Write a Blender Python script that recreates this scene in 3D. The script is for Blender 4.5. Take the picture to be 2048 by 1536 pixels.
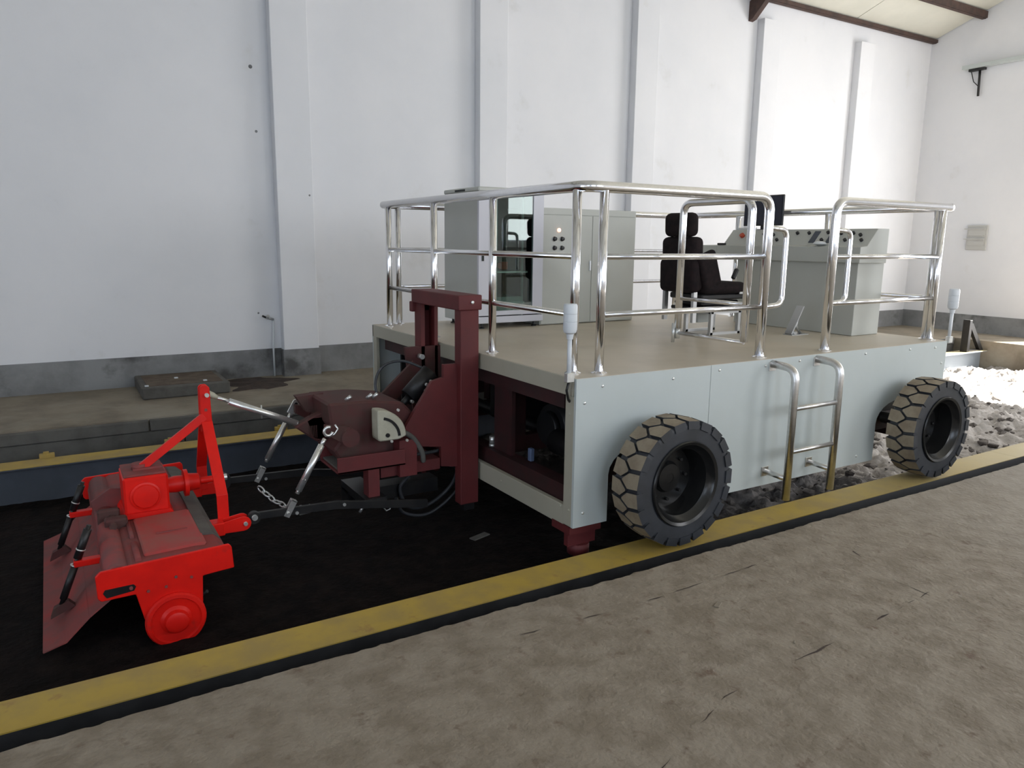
import bpy, bmesh, math, random
from mathutils import Vector, Matrix, noise
random.seed(7)
PI = math.pi
for o in list(bpy.data.objects): bpy.data.objects.remove(o)
scene = bpy.context.scene
COL = scene.collection

# ------------------------------------------------------------------ camera
cam_d = bpy.data.cameras.new('camera'); cam = bpy.data.objects.new('camera', cam_d); COL.objects.link(cam)
scene.camera = cam
F_PX, PITCH, YAW, ROLL = 1498.2, 0.187, 0.55, 0.0114
cam_d.sensor_fit = 'HORIZONTAL'; cam_d.sensor_width = 36; cam_d.lens = F_PX / 2048 * 36
cam_d.clip_start = 0.05; cam_d.clip_end = 200
fw = Vector((math.sin(YAW)*math.cos(PITCH), math.cos(YAW)*math.cos(PITCH), -math.sin(PITCH)))
rt = Vector((math.cos(YAW), -math.sin(YAW), 0)); up = rt.cross(fw)
r2 = rt*math.cos(ROLL)+up*math.sin(ROLL); u2 = -rt*math.sin(ROLL)+up*math.cos(ROLL)
M = Matrix((r2, u2, -fw)).transposed().to_4x4(); M.translation = Vector((-2.5617, -3.4589, 1.7979))
cam.matrix_world = M

# ------------------------------------------------------------------ light and exposure
scene.view_settings.view_transform = 'Standard'; scene.view_settings.look = 'None'
scene.view_settings.gamma = 1; scene.view_settings.use_curve_mapping = False
scene.view_settings.exposure = -0.25
w = bpy.data.worlds.new('sky'); scene.world = w; w.use_nodes = True
bg = w.node_tree.nodes['Background']; bg.inputs[0].default_value = (0.72, 0.84, 1.0, 1); bg.inputs[1].default_value = 1.6

def area(name, loc, size, direction, power, color):
    d = bpy.data.lights.new(name, 'AREA'); d.shape = 'RECTANGLE'; d.size, d.size_y = size
    d.energy = power; d.color = color
    o = bpy.data.objects.new(name, d); COL.objects.link(o); o.location = loc
    o.rotation_euler = Vector(direction).to_track_quat('-Z', 'Z').to_euler()
    return o
# sky light coming in through the hall openings (built below), the left one added for fill
DOOR_R = (-2.2, 2.8, 0.16, 4.6)                       # y0,y1,z0,z1 in the right wall
WINS = [(-7.2, -4.4, 1.8, 4.6), (-2.6, 0.2, 1.8, 4.6), (1.6, 4.4, 1.8, 4.6), (7.0, 10.2, 1.8, 4.6)]   # near wall
FILL_GAP_L = (-5.0, -0.9, 0.16, 3.6)                      # left wall, opening added to brighten left-turned faces and chrome
area('daylight_door', (12.95, 0.3, 2.4), (4.9, 4.3), (-1, 0, 0), 600, (1.0, 0.97, 0.94))
area('added_left_fill', (-8.65, -2.95, 1.9), (4.0, 3.3), (1, 0, 0), 115, (0.74, 0.85, 1.0))  # added cool fill from the left, for sides turned that way
for i, (a, b, c, d) in enumerate(WINS):
    area('daylight_window', ((a+b)/2, -7.6, (c+d)/2), (b-a-.1, d-c-.1), (0, 1, -0.05), [40, 95, 150, 250][i], (0.70, 0.83, 1.0) if i < 2 else (0.98, 0.985, 1.0))
sd = bpy.data.lights.new('sun', 'SUN'); sd.energy = 30; sd.angle = 0.01; sd.color = (1, 0.95, 0.86)
sun = bpy.data.objects.new('sun', sd); COL.objects.link(sun)
sun.rotation_euler = Vector((-1, 0.45, -1.02)).to_track_quat('-Z', 'Z').to_euler()

# ------------------------------------------------------------------ materials
MATS = {}
def mat(name, c1, c2=None, scale=6, rough=0.6, metal=0.0, bump=0.0, bscale=None, lo=0.4, hi=0.62, detail=6, spec=0.5, c3=None, s3=1.2, lo3=.5, hi3=.7, coat=0):
    m = bpy.data.materials.new(name); m.use_nodes = True; nt = m.node_tree; b = nt.nodes['Principled BSDF']
    b.inputs['Roughness'].default_value = rough; b.inputs['Metallic'].default_value = metal
    b.inputs['Specular IOR Level'].default_value = spec; b.inputs['Coat Weight'].default_value = coat
    b.inputs['Base Color'].default_value = (*c1, 1)
    tc = nt.nodes.new('ShaderNodeTexCoord')
    geo = nt.nodes.new('ShaderNodeNewGeometry')
    def ramp(sc, l, h, det):
        n = nt.nodes.new('ShaderNodeTexNoise'); n.inputs['Scale'].default_value = sc; n.inputs['Detail'].default_value = det
        n.inputs['Roughness'].default_value = 0.6
        nt.links.new(geo.outputs['Position'], n.inputs['Vector'])
        r = nt.nodes.new('ShaderNodeMapRange'); r.inputs[1].default_value = l; r.inputs[2].default_value = h
        nt.links.new(n.outputs[0], r.inputs[0]); return r.outputs[0]
    if c2:
        mx = nt.nodes.new('ShaderNodeMix'); mx.data_type = 'RGBA'
        nt.links.new(ramp(scale, lo, hi, detail), mx.inputs[0])
        mx.inputs[6].default_value = (*c1, 1); mx.inputs[7].default_value = (*c2, 1)
        out = mx.outputs[2]
        if c3:
            m2 = nt.nodes.new('ShaderNodeMix'); m2.data_type = 'RGBA'
            nt.links.new(ramp(s3, lo3, hi3, 5), m2.inputs[0]); nt.links.new(out, m2.inputs[6]); m2.inputs[7].default_value = (*c3, 1)
            out = m2.outputs[2]
        nt.links.new(out, b.inputs['Base Color'])
        m['_out'] = 1
    if bump:
        n = nt.nodes.new('ShaderNodeTexNoise'); n.inputs['Scale'].default_value = bscale or scale*4; n.inputs['Detail'].default_value = 8
        nt.links.new(geo.outputs['Position'], n.inputs['Vector'])
        bp = nt.nodes.new('ShaderNodeBump'); bp.inputs['Strength'].default_value = bump; bp.inputs['Distance'].default_value = 0.02
        nt.links.new(n.outputs[0], bp.inputs['Height']); nt.links.new(bp.outputs[0], b.inputs['Normal'])
    MATS[name] = m; return m
def grad_x(m, x0, x1, col):
    """mix the base colour towards col along world x (light put into soil and slate steel, dust on the yellow paint)"""
    nt = m.node_tree; b = nt.nodes['Principled BSDF']; geo = [n for n in nt.nodes if n.type == 'NEW_GEOMETRY'][0]
    src = b.inputs['Base Color'].links[0].from_socket
    sx = nt.nodes.new('ShaderNodeSeparateXYZ'); nt.links.new(geo.outputs['Position'], sx.inputs[0])
    n = nt.nodes.new('ShaderNodeTexNoise'); n.inputs['Scale'].default_value = 1.3; n.inputs['Detail'].default_value = 5
    nt.links.new(geo.outputs['Position'], n.inputs['Vector'])
    ma = nt.nodes.new('ShaderNodeMath'); ma.operation = 'MULTIPLY_ADD'; ma.inputs[1].default_value = 2.2; nt.links.new(n.outputs[0], ma.inputs[0]); nt.links.new(sx.outputs[0], ma.inputs[2])
    r = nt.nodes.new('ShaderNodeMapRange'); r.inputs[1].default_value = x0+1.1; r.inputs[2].default_value = x1+1.1
    nt.links.new(ma.outputs[0], r.inputs[0])
    mx = nt.nodes.new('ShaderNodeMix'); mx.data_type = 'RGBA'; nt.links.new(r.outputs[0], mx.inputs[0])
    nt.links.new(src, mx.inputs[6]); mx.inputs[7].default_value = (*col, 1); nt.links.new(mx.outputs[2], b.inputs['Base Color'])

wall_m = mat('white_plaster', (0.80, 0.805, 0.83), (0.76, 0.77, 0.80), 0.8, 0.85, bump=0.05, bscale=9, c3=(0.70, 0.70, 0.70), s3=1.6, lo3=.62, hi3=.78)
base_m = mat('grey_cement_dado', (0.27, 0.275, 0.28), (0.19, 0.192, 0.195), 2.2, 0.85, bump=0.15, bscale=18, c3=(0.085, 0.085, 0.083), s3=1.7, lo3=.56, hi3=.68)
slab_m = mat('brown_concrete', (0.265, 0.222, 0.17), (0.195, 0.157, 0.113), 7, 0.8, bump=0.45, bscale=34, c3=(0.135, 0.088, 0.058), s3=11, lo3=.60, hi3=.74)
grad_x(slab_m, 1.5, 7.5, (0.38, 0.36, 0.325))
ledge_m = mat('dusty_concrete', (0.26, 0.22, 0.165), (0.185, 0.155, 0.115), 2.4, 0.85, bump=0.25, bscale=20, c3=(0.30, 0.27, 0.215), s3=.9, lo3=.5, hi3=.66)
curb_m = mat('curb_concrete', (0.125, 0.12, 0.108), (0.085, 0.08, 0.072), 4, 0.85, bump=0.25)
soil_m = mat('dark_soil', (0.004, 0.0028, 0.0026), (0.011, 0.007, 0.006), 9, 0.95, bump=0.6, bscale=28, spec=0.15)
grad_x(soil_m, 0.9, 4.2, (0.46, 0.43, 0.41))  # light put into the soil colour: near black left, pale on the lit right
clod_m = mat('soil_clod', (0.20, 0.18, 0.165), (0.07, 0.058, 0.052), 8, 0.95, bump=0.5)
hole_m = mat('dark_earth_stain', (0.03, 0.02, 0.016), (0.06, 0.04, 0.03), 7, 0.95, bump=0.5)
yel_m = mat('yellow_paint', (0.45, 0.31, 0.055), (0.37, 0.26, 0.075), 4.5, 0.6, bump=0.06, c3=(0.30, 0.17, 0.06), s3=8, lo3=.62, hi3=.75)
grad_x(yel_m, 1.6, 5.2, (0.50, 0.42, 0.24))
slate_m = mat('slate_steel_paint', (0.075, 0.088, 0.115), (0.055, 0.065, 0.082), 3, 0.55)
grad_x(slate_m, 5, 9, (0.30, 0.34, 0.38))  # web painted paler at the right end, where more light falls
skirt_m = mat('shaded_slate_steel', (0.016, 0.017, 0.019), (0.028, 0.029, 0.032), 6, 0.6)
grad_x(skirt_m, 0.5, 3.5, (0.075, 0.08, 0.09))  # falloff of light put into the slate colour, darkest at the left
panel_m = mat('grey_green_enamel', (0.53, 0.575, 0.57), (0.505, 0.55, 0.54), 1.5, 0.38)
deck_m = mat('dusty_deck_sheet', (0.56, 0.49, 0.39), (0.50, 0.44, 0.345), 2.2, 0.42, c3=(0.55, 0.50, 0.41), s3=1.3)
fascia_m = mat('olive_grey_enamel', (0.43, 0.41, 0.33), (0.40, 0.38, 0.30), 2, 0.42)
cab_m = mat('warm_grey_cabinet_enamel', (0.50, 0.51, 0.475), (0.475, 0.485, 0.45), 1.5, 0.4)
chassis_m = mat('greasy_shaded_red_chassis', (0.040, 0.009, 0.010), (0.026, 0.009, 0.009), 6, 0.6)  # darker oxide: under-deck shade put into the colour, plus dirt
brush_m = mat('brushed_stainless', (0.74, 0.73, 0.72), (0.66, 0.65, 0.63), 30, 0.34, metal=1)
white_m = mat('pale_lilac_steel', (0.62, 0.62, 0.68), rough=0.35)
chrome_m = mat('polished_stainless', (0.93, 0.93, 0.95), (0.88, 0.88, 0.90), 30, 0.15, metal=1)
zinc_m = mat('zinc_plated_steel', (0.85, 0.85, 0.83), (0.78, 0.78, 0.76), 30, 0.30, metal=.85)
steel_m = mat('galvanised_steel', (0.80, 0.81, 0.79), (0.68, 0.69, 0.68), 25, 0.35, metal=.8)
oxide_m = mat('red_oxide_primer', (0.125, 0.017, 0.018), (0.10, 0.015, 0.016), 5, 0.6)
oxd_m = mat('dusty_red_oxide', (0.085, 0.022, 0.021), (0.07, 0.033, 0.027), 7, 0.75)
red_m = mat('bright_red_paint', (0.80, 0.012, 0.006), (0.68, 0.010, 0.006), 4, 0.42, spec=0.3, c3=(0.5, 0.02, 0.015), s3=9, lo3=.64, hi3=.8)
rdust_m = mat('dusty_red_paint', (0.24, 0.05, 0.046), (0.17, 0.055, 0.052), 6, 0.7, c3=(0.34, 0.035, 0.03), s3=4)
black_m = mat('black_steel', (0.007, 0.007, 0.008), (0.014, 0.013, 0.013), 9, 0.45)
rub_m = mat('black_rubber', (0.038, 0.041, 0.048), (0.027, 0.029, 0.033), 6, 0.5)
tread_m = mat('dusty_tread', (0.27, 0.225, 0.16), (0.21, 0.165, 0.115), 9, 0.85, bump=0.2)
rim_m = mat('black_gloss_rim', (0.012, 0.012, 0.012), rough=0.22)
fabric_m = mat('black_seat_cloth', (0.012, 0.009, 0.010), (0.02, 0.013, 0.014), 20, 0.9, spec=.2)
cream_m = mat('cream_plastic', (0.50, 0.48, 0.38), (0.42, 0.40, 0.31), 9, 0.5)
lens_m = mat('milky_plastic', (0.66, 0.69, 0.72), rough=0.4)
brown_m = mat('rusty_purlin_steel', (0.085, 0.05, 0.04), (0.055, 0.035, 0.03), 7, 0.8)
roof_m = mat('cream_ceiling_board', (0.68, 0.665, 0.58), (0.63, 0.62, 0.54), 1.2, 0.8)
dark_m = mat('dark_interior', (0.02, 0.024, 0.022), rough=0.6)
knob_m = mat('black_plastic', (0.01, 0.01, 0.012), rough=0.35)
redb_m = mat('red_button', (0.5, 0.06, 0.02), rough=0.4)
screen_m = mat('dark_screen', (0.01, 0.012, 0.03), rough=0.25)
blue_m = mat('blue_grey_plastic', (0.10, 0.14, 0.24), rough=.5)
silver_m = mat('aluminium_trim', (0.6, 0.61, 0.62), rough=0.35, metal=1)
gm = bpy.data.materials.new('tinted_glass'); gm.use_nodes = True
_n = gm.node_tree; _n.nodes.remove(_n.nodes['Principled BSDF']); _o = _n.nodes['Material Output']
_t = _n.nodes.new('ShaderNodeBsdfTransparent'); _t.inputs[0].default_value = (0.62, 0.72, 0.68, 1)
_g = _n.nodes.new('ShaderNodeBsdfGlossy'); _g.inputs['Roughness'].default_value = 0.01
_f = _n.nodes.new('ShaderNodeFresnel'); _f.inputs[0].default_value = 1.6
_x = _n.nodes.new('ShaderNodeMixShader'); _n.links.new(_f.outputs[0], _x.inputs[0]); _n.links.new(_t.outputs[0], _x.inputs[1]); _n.links.new(_g.outputs[0], _x.inputs[2]); _n.links.new(_x.outputs[0], _o.inputs[0])
em = bpy.data.materials.new('lit_indicator'); em.use_nodes = True
em.node_tree.nodes['Principled BSDF'].inputs['Emission Color'].default_value = (1, 0.45, 0.3, 1); em.node_tree.nodes['Principled BSDF'].inputs['Emission Strength'].default_value = 2.5

# ------------------------------------------------------------------ mesh helpers
def V(*a): return Vector(a)
class MB:
    def __init__(s): s.bm = bmesh.new(); s.split = False
    def box(s, x0, x1, y0, y1, z0, z1, mi=0, bev=0.0, rot=None, seg=1):
        b = bmesh.new()
        r = bmesh.ops.create_cube(b, size=1)
        for v in b.verts: v.co = Vector((x0+(v.co.x+.5)*(x1-x0), y0+(v.co.y+.5)*(y1-y0), z0+(v.co.z+.5)*(z1-z0)))
        if bev: bmesh.ops.bevel(b, geom=list(b.edges), offset=bev, segments=seg, affect='EDGES', profile=.5)
        if rot:
            c = Vector(((x0+x1)/2, (y0+y1)/2, (z0+z1)/2))
            for v in b.verts: v.co = c + rot @ (v.co-c)
        s.add(b, mi, smooth=(seg > 1)); return s
    def add(s, b, mi=0, smooth=False):
        for f in b.faces: f.material_index = mi; f.smooth = smooth
        me = bpy.data.meshes.new('tmp'); b.to_mesh(me); b.free(); s.bm.from_mesh(me); bpy.data.meshes.remove(me)
    def prism(s, pts, axis, a, b_, mi=0, bev=0):
        """pts polygon in the plane normal to axis; extruded from a to b_"""
        b = bmesh.new(); vs = []
        for p in pts:
            if axis == 'y': co = (p[0], a, p[1])
            elif axis == 'x': co = (a, p[0], p[1])
            else: co = (p[0], p[1], a)
            vs.append(b.verts.new(co))
        f = b.faces.new(vs); r = bmesh.ops.extrude_face_region(b, geom=[f])
        d = {'x': (b_-a, 0, 0), 'y': (0, b_-a, 0), 'z': (0, 0, b_-a)}[axis]
        for v in r['geom']:
            if isinstance(v, bmesh.types.BMVert): v.co += Vector(d)
        bmesh.ops.recalc_face_normals(b, faces=b.faces)
        if bev: bmesh.ops.bevel(b, geom=list(b.edges), offset=bev, segments=1, affect='EDGES')
        s.add(b, mi); return s
    def tube(s, pts, r, n=14, mi=0, cap=True, closed=False):
        pts = [Vector(p) for p in pts]; b = bmesh.new(); rings = []; N = len(pts); pu = None
        rr = r if isinstance(r, (list, tuple)) else [r]*N
        for i, p in enumerate(pts):
            if closed: t = (pts[(i+1) % N]-pts[i-1]).normalized()
            elif i == 0: t = (pts[1]-p).normalized()
            elif i == N-1: t = (p-pts[i-1]).normalized()
            else: t = ((pts[i+1]-p).normalized()+(p-pts[i-1]).normalized()).normalized()
            if pu is None: pu = Vector((0, 0, 1)) if abs(t.z) < .9 else Vector((1, 0, 0))
            a = (pu-t*pu.dot(t)).normalized(); c = t.cross(a); pu = a
            rings.append([b.verts.new(p+(a*math.cos(2*PI*k/n)+c*math.sin(2*PI*k/n))*rr[i]) for k in range(n)])
        for i in range(N if closed else N-1):
            A, B = rings[i], rings[(i+1) % N]
            for k in range(n): b.faces.new((A[k], A[(k+1) % n], B[(k+1) % n], B[k]))
        if cap and not closed: b.faces.new(rings[0][::-1]); b.faces.new(rings[-1])
        bmesh.ops.recalc_face_normals(b, faces=b.faces)
        for f in b.faces: f.smooth = len(f.verts) == 4; f.material_index = mi
        me = bpy.data.meshes.new('tmp'); b.to_mesh(me); b.free(); s.bm.from_mesh(me); bpy.data.meshes.remove(me); return s
    def cyl(s, p0, p1, r, n=16, mi=0, r1=None): return s.tube([p0, p1], [r, r if r1 is None else r1], n, mi)
    def lathe(s, prof, centre, axis='y', n=48, mi=0, mis=None, smooth=True, cap=True):
        """prof: list of (radius, offset along axis)"""
        b = bmesh.new(); rings = []; c = Vector(centre); s.split = True
        for (r, h) in prof:
            ring = []
            for k in range(n):
                a = 2*PI*k/n; u, v_ = r*math.cos(a), r*math.sin(a)
                ring.append(b.verts.new(c + {'y': Vector((u, h, v_)), 'z': Vector((u, v_, h)), 'x': Vector((h, u, v_))}[axis]))
            rings.append(ring)
        for i in range(len(rings)-1):
            for k in range(n):
                f = b.faces.new((rings[i][k], rings[i][(k+1) % n], rings[i+1][(k+1) % n], rings[i+1][k]))
                f.material_index = mis[i] if mis else mi; f.smooth = smooth
        for rg, rr0 in ((rings[0], prof[0][0]), (rings[-1], prof[-1][0])):
            if not cap: continue
            f = b.faces.new(rg); f.material_index = mis[0] if mis else mi
        bmesh.ops.remove_doubles(b, verts=b.verts, dist=1e-6)
        bmesh.ops.recalc_face_normals(b, faces=b.faces)
        me = bpy.data.meshes.new('tmp'); b.to_mesh(me); b.free(); s.bm.from_mesh(me); bpy.data.meshes.remove(me); return s
    def quad(s, pts, mi=0):
        vs = [s.bm.verts.new(p) for p in pts]; f = s.bm.faces.new(vs); f.material_index = mi; return s
    def build(s, name, mats, parent=None, bev=0, smooth_angle=None):
        me = bpy.data.meshes.new(name); s.bm.to_mesh(me); s.bm.free()
        for m in (mats if isinstance(mats, (list, tuple)) else [mats]): me.materials.append(m)
        o = bpy.data.objects.new(name, me); COL.objects.link(o)
        if parent is not None:
            o.parent = parent
            o.matrix_parent_inverse = world(parent).inverted()
        if s.split:
            es_ = o.modifiers.new('edges', 'EDGE_SPLIT'); es_.split_angle = math.radians(32)
        if bev:
            md = o.modifiers.new('bevel', 'BEVEL'); md.width = bev; md.segments = 2; md.limit_method = 'ANGLE'; md.harden_normals = False
        return o
def world(o):
    m = Matrix.Translation(o.location) @ o.rotation_euler.to_matrix().to_4x4()
    return (world(o.parent) @ o.matrix_parent_inverse @ m) if o.parent else m
def thing(name, label, cat, loc, group=None):
    o = bpy.data.objects.new(name, None); COL.objects.link(o); o.location = loc; o.empty_display_size = .1
    o['label'] = label; o['category'] = cat
    if group: o['group'] = group
    return o
def tag(o, label, cat, group=None):
    o['label'] = label; o['category'] = cat
    if group: o['group'] = group
    return o
def struct(o, kind='structure', label=None):
    o['kind'] = kind
    if label: o['label'] = label
    return o
def bend(pts, rad, n=6):
    """polyline with rounded corners"""
    P = [Vector(p) for p in pts]; out = [P[0]]
    for i in range(1, len(P)-1):
        a = (P[i-1]-P[i]).normalized(); b = (P[i+1]-P[i]).normalized(); A = P[i]+a*rad; B = P[i]+b*rad
        for k in range(n+1):
            t = k/n; out.append(A*(1-t)**2+P[i]*2*t*(1-t)+B*t*t)
    return out+[P[-1]]

# ================================================================== SETTING
YW, YP, XW, XL, YN = 5.784, 5.643, 12.81, -8.5, -7.5
FZ = 0.16; ROOF0 = 5.78; SL = 0.35; RIDGE = -0.9
def roof_z(y): return ROOF0+SL*(YW-y) if y > RIDGE else ROOF0+SL*(YW-RIDGE)-SL*(RIDGE-y)
# far wall
b = MB(); b.box(XL, XW, YW, YW+.25, -.6, ROOF0+.1); wb = struct(b.build('wall_back', wall_m), label='tall white plastered wall with shallow pilasters')
PX = [(-0.22, 0.207), (2.474, 2.90), (5.115, 5.54), (7.80, 8.22), (10.39, 10.80), (-2.85, -2.42), (-5.45, -5.02), (-8.05, -7.62)]
for i, (a, c) in enumerate(PX):
    if i > 5: continue
    if i == 5: continue
    b = MB(); b.box(a, c, YP, YW, FZ, 5.46 if i else 5.7); b.build('pilaster', wall_m, wb, bev=.008)
for x, z, r in ((-.42, 3.72, .022), (-.39, 3.02, .016), (-.47, .93, .012), (.16, 2.32, .012)):
    b = MB(); b.lathe([(r, 0), (r*.8, -.004), (r*.2, -.005)], (x, (YW if x < 0 else YP), z), n=9); b.build('wall_hole', base_m, wb)
# back dado, running between and around the pilasters
b = MB(); xs = [XL] + [v for p in sorted(PX[:5]) for v in p] + [XW]
for i in range(0, len(xs), 2): b.box(xs[i], xs[i+1], YW-.014, YW+.01, FZ-.02, .494)
bb = struct(b.build('baseboard_back', base_m), label='grey cement dado along the foot of the white wall')
b = MB()
for a, c in PX[:5]: b.box(a-.012, c+.012, YP-.014, YW-.0142, FZ-.02, .488)
b.build('pilaster_dado', base_m, bb)
# right (gable) wall with the big doorway
y0, y1, z0, z1 = DOOR_R
b = MB()
top = lambda y: roof_z(y)+.12
b.prism([(YW+.25, -.6), (y1, -.6), (y1, top(y1)), (YW+.25, top(YW+.25))], 'x', XW, XW+.25)
b.prism([(y0, -.6), (YN, -.6), (YN, top(YN)), (y0, top(y0))], 'x', XW, XW+.25)
b.prism([(y1, z1), (y0, z1), (y0, top(y0)), (RIDGE, top(RIDGE)), (y1, top(y1))], 'x', XW, XW+.25)
b.prism([(y1, -.6), (y0, -.6), (y0, z0), (y1, z0)], 'x', XW, XW+.25)
wr = struct(b.build('wall_right', wall_m), label='white plastered gable wall at the far end')
b = MB(); b.box(XW-.014, XW+.01, y1, YW, FZ-.02, .50); b.box(XW-.014, XW+.01, YN, y0, FZ-.02, .5)
struct(b.build('baseboard_right', base_m), label='grey cement dado on the gable wall')
# near wall with windows (behind the camera)
b = MB(); H2 = roof_z(YN)+.1; xs = [XL]; 
for (a, c, d, e) in WINS:
    b.box(xs[-1], a, YN-.25, YN, -.6, H2); b.box(a, c, YN-.25, YN, -.6, d); b.box(a, c, YN-.25, YN, e, H2); xs.append(c)
b.box(xs[-1], XW, YN-.25, YN, -.6, H2); struct(b.build('wall_front', wall_m), label='near wall with window openings')
for i, (a, c, d, e) in enumerate(WINS):
    b = MB(); t = .04
    b.box(a, a+t, YN-.1, YN-.04, d, e); b.box(c-t, c, YN-.1, YN-.04, d, e); b.box(a, c, YN-.1, YN-.04, d, d+t); b.box(a, c, YN-.1, YN-.04, e-t, e)
    b.box((a+c)/2-.02, (a+c)/2+.02, YN-.1, YN-.04, d, e); b.box(a, c, YN-.1, YN-.04, (d+e)/2-.02, (d+e)/2+.02)
    struct(b.build('window_%d' % (i+1), white_m))
b = MB(); dl = FILL_GAP_L  # left end wall, with the opening added for the fill light
b.prism([(dl[1], -.6), (YW, -.6), (YW, ROOF0+.1), (RIDGE, roof_z(RIDGE)+.1), (dl[1], roof_z(dl[1])+.1)], 'x', XL-.25, XL)
b.prism([(YN, -.6), (dl[0], -.6), (dl[0], roof_z(dl[0])+.1), (YN, H2)], 'x', XL-.25, XL)
b.prism([(dl[0], dl[3]), (dl[1], dl[3]), (dl[1], roof_z(dl[1])+.1), (dl[0], roof_z(dl[0])+.1)], 'x', XL-.25, XL)
b.box(XL-.25, XL, dl[0], dl[1], -.6, dl[2])
struct(b.build('wall_left', wall_m), label='left end wall')
# ceiling boards: individual boards with narrow joints
b = MB(); b.prism([(YW+.3, roof_z(YW+.3)+.06), (YW+.3, roof_z(YW+.3)+.12), (RIDGE, roof_z(RIDGE)+.12), (YN-.3, roof_z(YN-.3)+.12), (YN-.3, roof_z(YN-.3)+.06), (RIDGE, roof_z(RIDGE)+.06)], 'x', XL-.3, XW+.3)
ce = struct(b.build('ceiling', dark_m), label='pitched roof deck lined with cream boards')
k = 0
ysp = [5.80, 4.86, 3.4, 1.94, 0.5, RIDGE]
x = 12.80
while x > XL:
    xa = max(x-2.55, XL)
    for j in range(5):
        ya, yb = ysp[j]-.006, ysp[j+1]+.006
        b = MB(); b.prism([(ya, roof_z(ya)+.02), (ya, roof_z(ya)+.058), (yb, roof_z(yb)+.058), (yb, roof_z(yb)+.02)], 'x', xa+.008, x-.008)
        b.build('ceiling_board', roof_m, ce)
    x -= 2.55
b = MB(); b.prism([(RIDGE, roof_z(RIDGE)+.02), (RIDGE, roof_z(RIDGE)+.058), (YN, roof_z(YN)+.058), (YN, roof_z(YN)+.02)], 'x', XL, XW)
b.build('ceiling_lining', roof_m, ce)
for y in (5.70, 4.80, 3.40, 1.94, 0.5, -.9, -3.2, -5.4):
    b = MB(); z = roof_z(y)
    b.box(XL, XW-.01, y-.045, y+.045, z-.11 if y < 5.6 else z-.05, z+.005); b.box(XL, XW-.01, y-.02, y+.055, z-.12 if y < 5.6 else z-.06, z-.105 if y < 5.6 else z-.045)
    b.build('purlin', brown_m, ce, )
for x in (7.62, 2.3, -3.0):
    b = MB(); b.prism([(YW, 5.70), (YW, 5.40), (YW-.08, 5.42), (YW-.5, 5.80), (YW-.5, 5.92)], 'x', x-.05, x+.05)
    for t in (0, 1): b.box(x-.06, x+.06, -1 if t else YW-.5, YW-.5 if not t else -1, 0, 0) if False else None
    b.build('rafter_bracket', brown_m, ce)
    b = MB(); b.prism([(YW-.1, roof_z(YW-.1)-.30), (YW-.1, roof_z(YW-.1)-.1), (RIDGE, roof_z(RIDGE)-.1), (RIDGE, roof_z(RIDGE)-.32)], 'x', x-.04, x+.04)
    if x < 7: b.build('rafter', brown_m, ce)
    else: b.bm.free()

# near floor slab with a broken edge
YE = -0.742
def slab():
    bm = bmesh.new(); nx = 900; xs = [-6.5+ (XW+6.5)*i/nx for i in range(nx+1)]
    def edge(x): return YE + .010*noise.noise(V(x*1.7, 0, 0)) + .009*noise.noise(V(x*10, 3, 0)) + .009*noise.noise(V(x*24, 7, 0))
    rows = [[], [], [], [], []]
    for x in xs:
        e = edge(x)
        rows[0].append(bm.verts.new((x, YN, FZ))); rows[1].append(bm.verts.new((x, -1.4, FZ)))
        rows[2].append(bm.verts.new((x, e-.02, FZ-.001))); rows[3].append(bm.verts.new((x, e, FZ-.012+.004*noise.noise(V(x*15, 1, 1))))); rows[4].append(bm.verts.new((x, e+.01, -.5)))
    for r in range(4):
        for i in range(nx): bm.faces.new((rows[r][i], rows[r][i+1], rows[r+1][i+1], rows[r+1][i]))
    bmesh.ops.recalc_face_normals(bm, faces=bm.faces)
    bm.normal_update()
    me = bpy.data.meshes.new('floor'); bm.to_mesh(me); bm.free(); me.materials.append(slab_m)
    o = bpy.data.objects.new('floor', me); COL.objects.link(o); return o
fl = struct(slab(), label='dusty brown concrete floor on the near side of the pit')
b = MB(); b.box(XL, -6.4, YN, YE, -.5, FZ-.002); b.build('floor_apron', slab_m, fl)
# control joints and cracks of the slab as thin sunk strips with ragged edges
def crack(pts, wd):
    b = MB(); P = []
    for (ax, ay), (bx, by) in zip(pts[:-1], pts[1:]):
        n = max(2, int(math.hypot(bx-ax, by-ay)/.035))
        for i in range(n): t = i/n; P.append((ax+(bx-ax)*t+random.uniform(-.004, .004), ay+(by-ay)*t+random.uniform(-.004, .004)))
    P.append(pts[-1]); d = Vector((pts[-1][0]-pts[0][0], pts[-1][1]-pts[0][1])).normalized(); nn = Vector((-d.y, d.x))
    ws = [wd*max(0, .02+1.1*noise.noise(V(p[0]*9, p[1]*9, 9))) for p in P]
    for i in range(len(P)-1):
        a, c = P[i], P[i+1]
        if ws[i] < .0006 and ws[i+1] < .0006: continue
        b.quad([(a[0]-nn.x*ws[i], a[1]-nn.y*ws[i], FZ+.0012), (c[0]-nn.x*ws[i+1], c[1]-nn.y*ws[i+1], FZ+.0012), (c[0]+nn.x*ws[i+1], c[1]+nn.y*ws[i+1], FZ+.0012), (a[0]+nn.x*ws[i], a[1]+nn.y*ws[i], FZ+.0012)])
    b.build('floor_crack', hole_m, fl)
crack([(-1.1, -.98), (-.4, -1.03), (.6, -1.0)], .010)
crack([(-1.4, -2.05), (-.57, -1.74), (.2, -1.70), (1.25, -1.62)], .008)
crack([(1.05, -1.15), (.9, -1.5), (.88, -2.1), (.85, -2.6)], .006)
crack([(-1.9, -2.3), (-1.3, -2.0)], .007)
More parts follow.
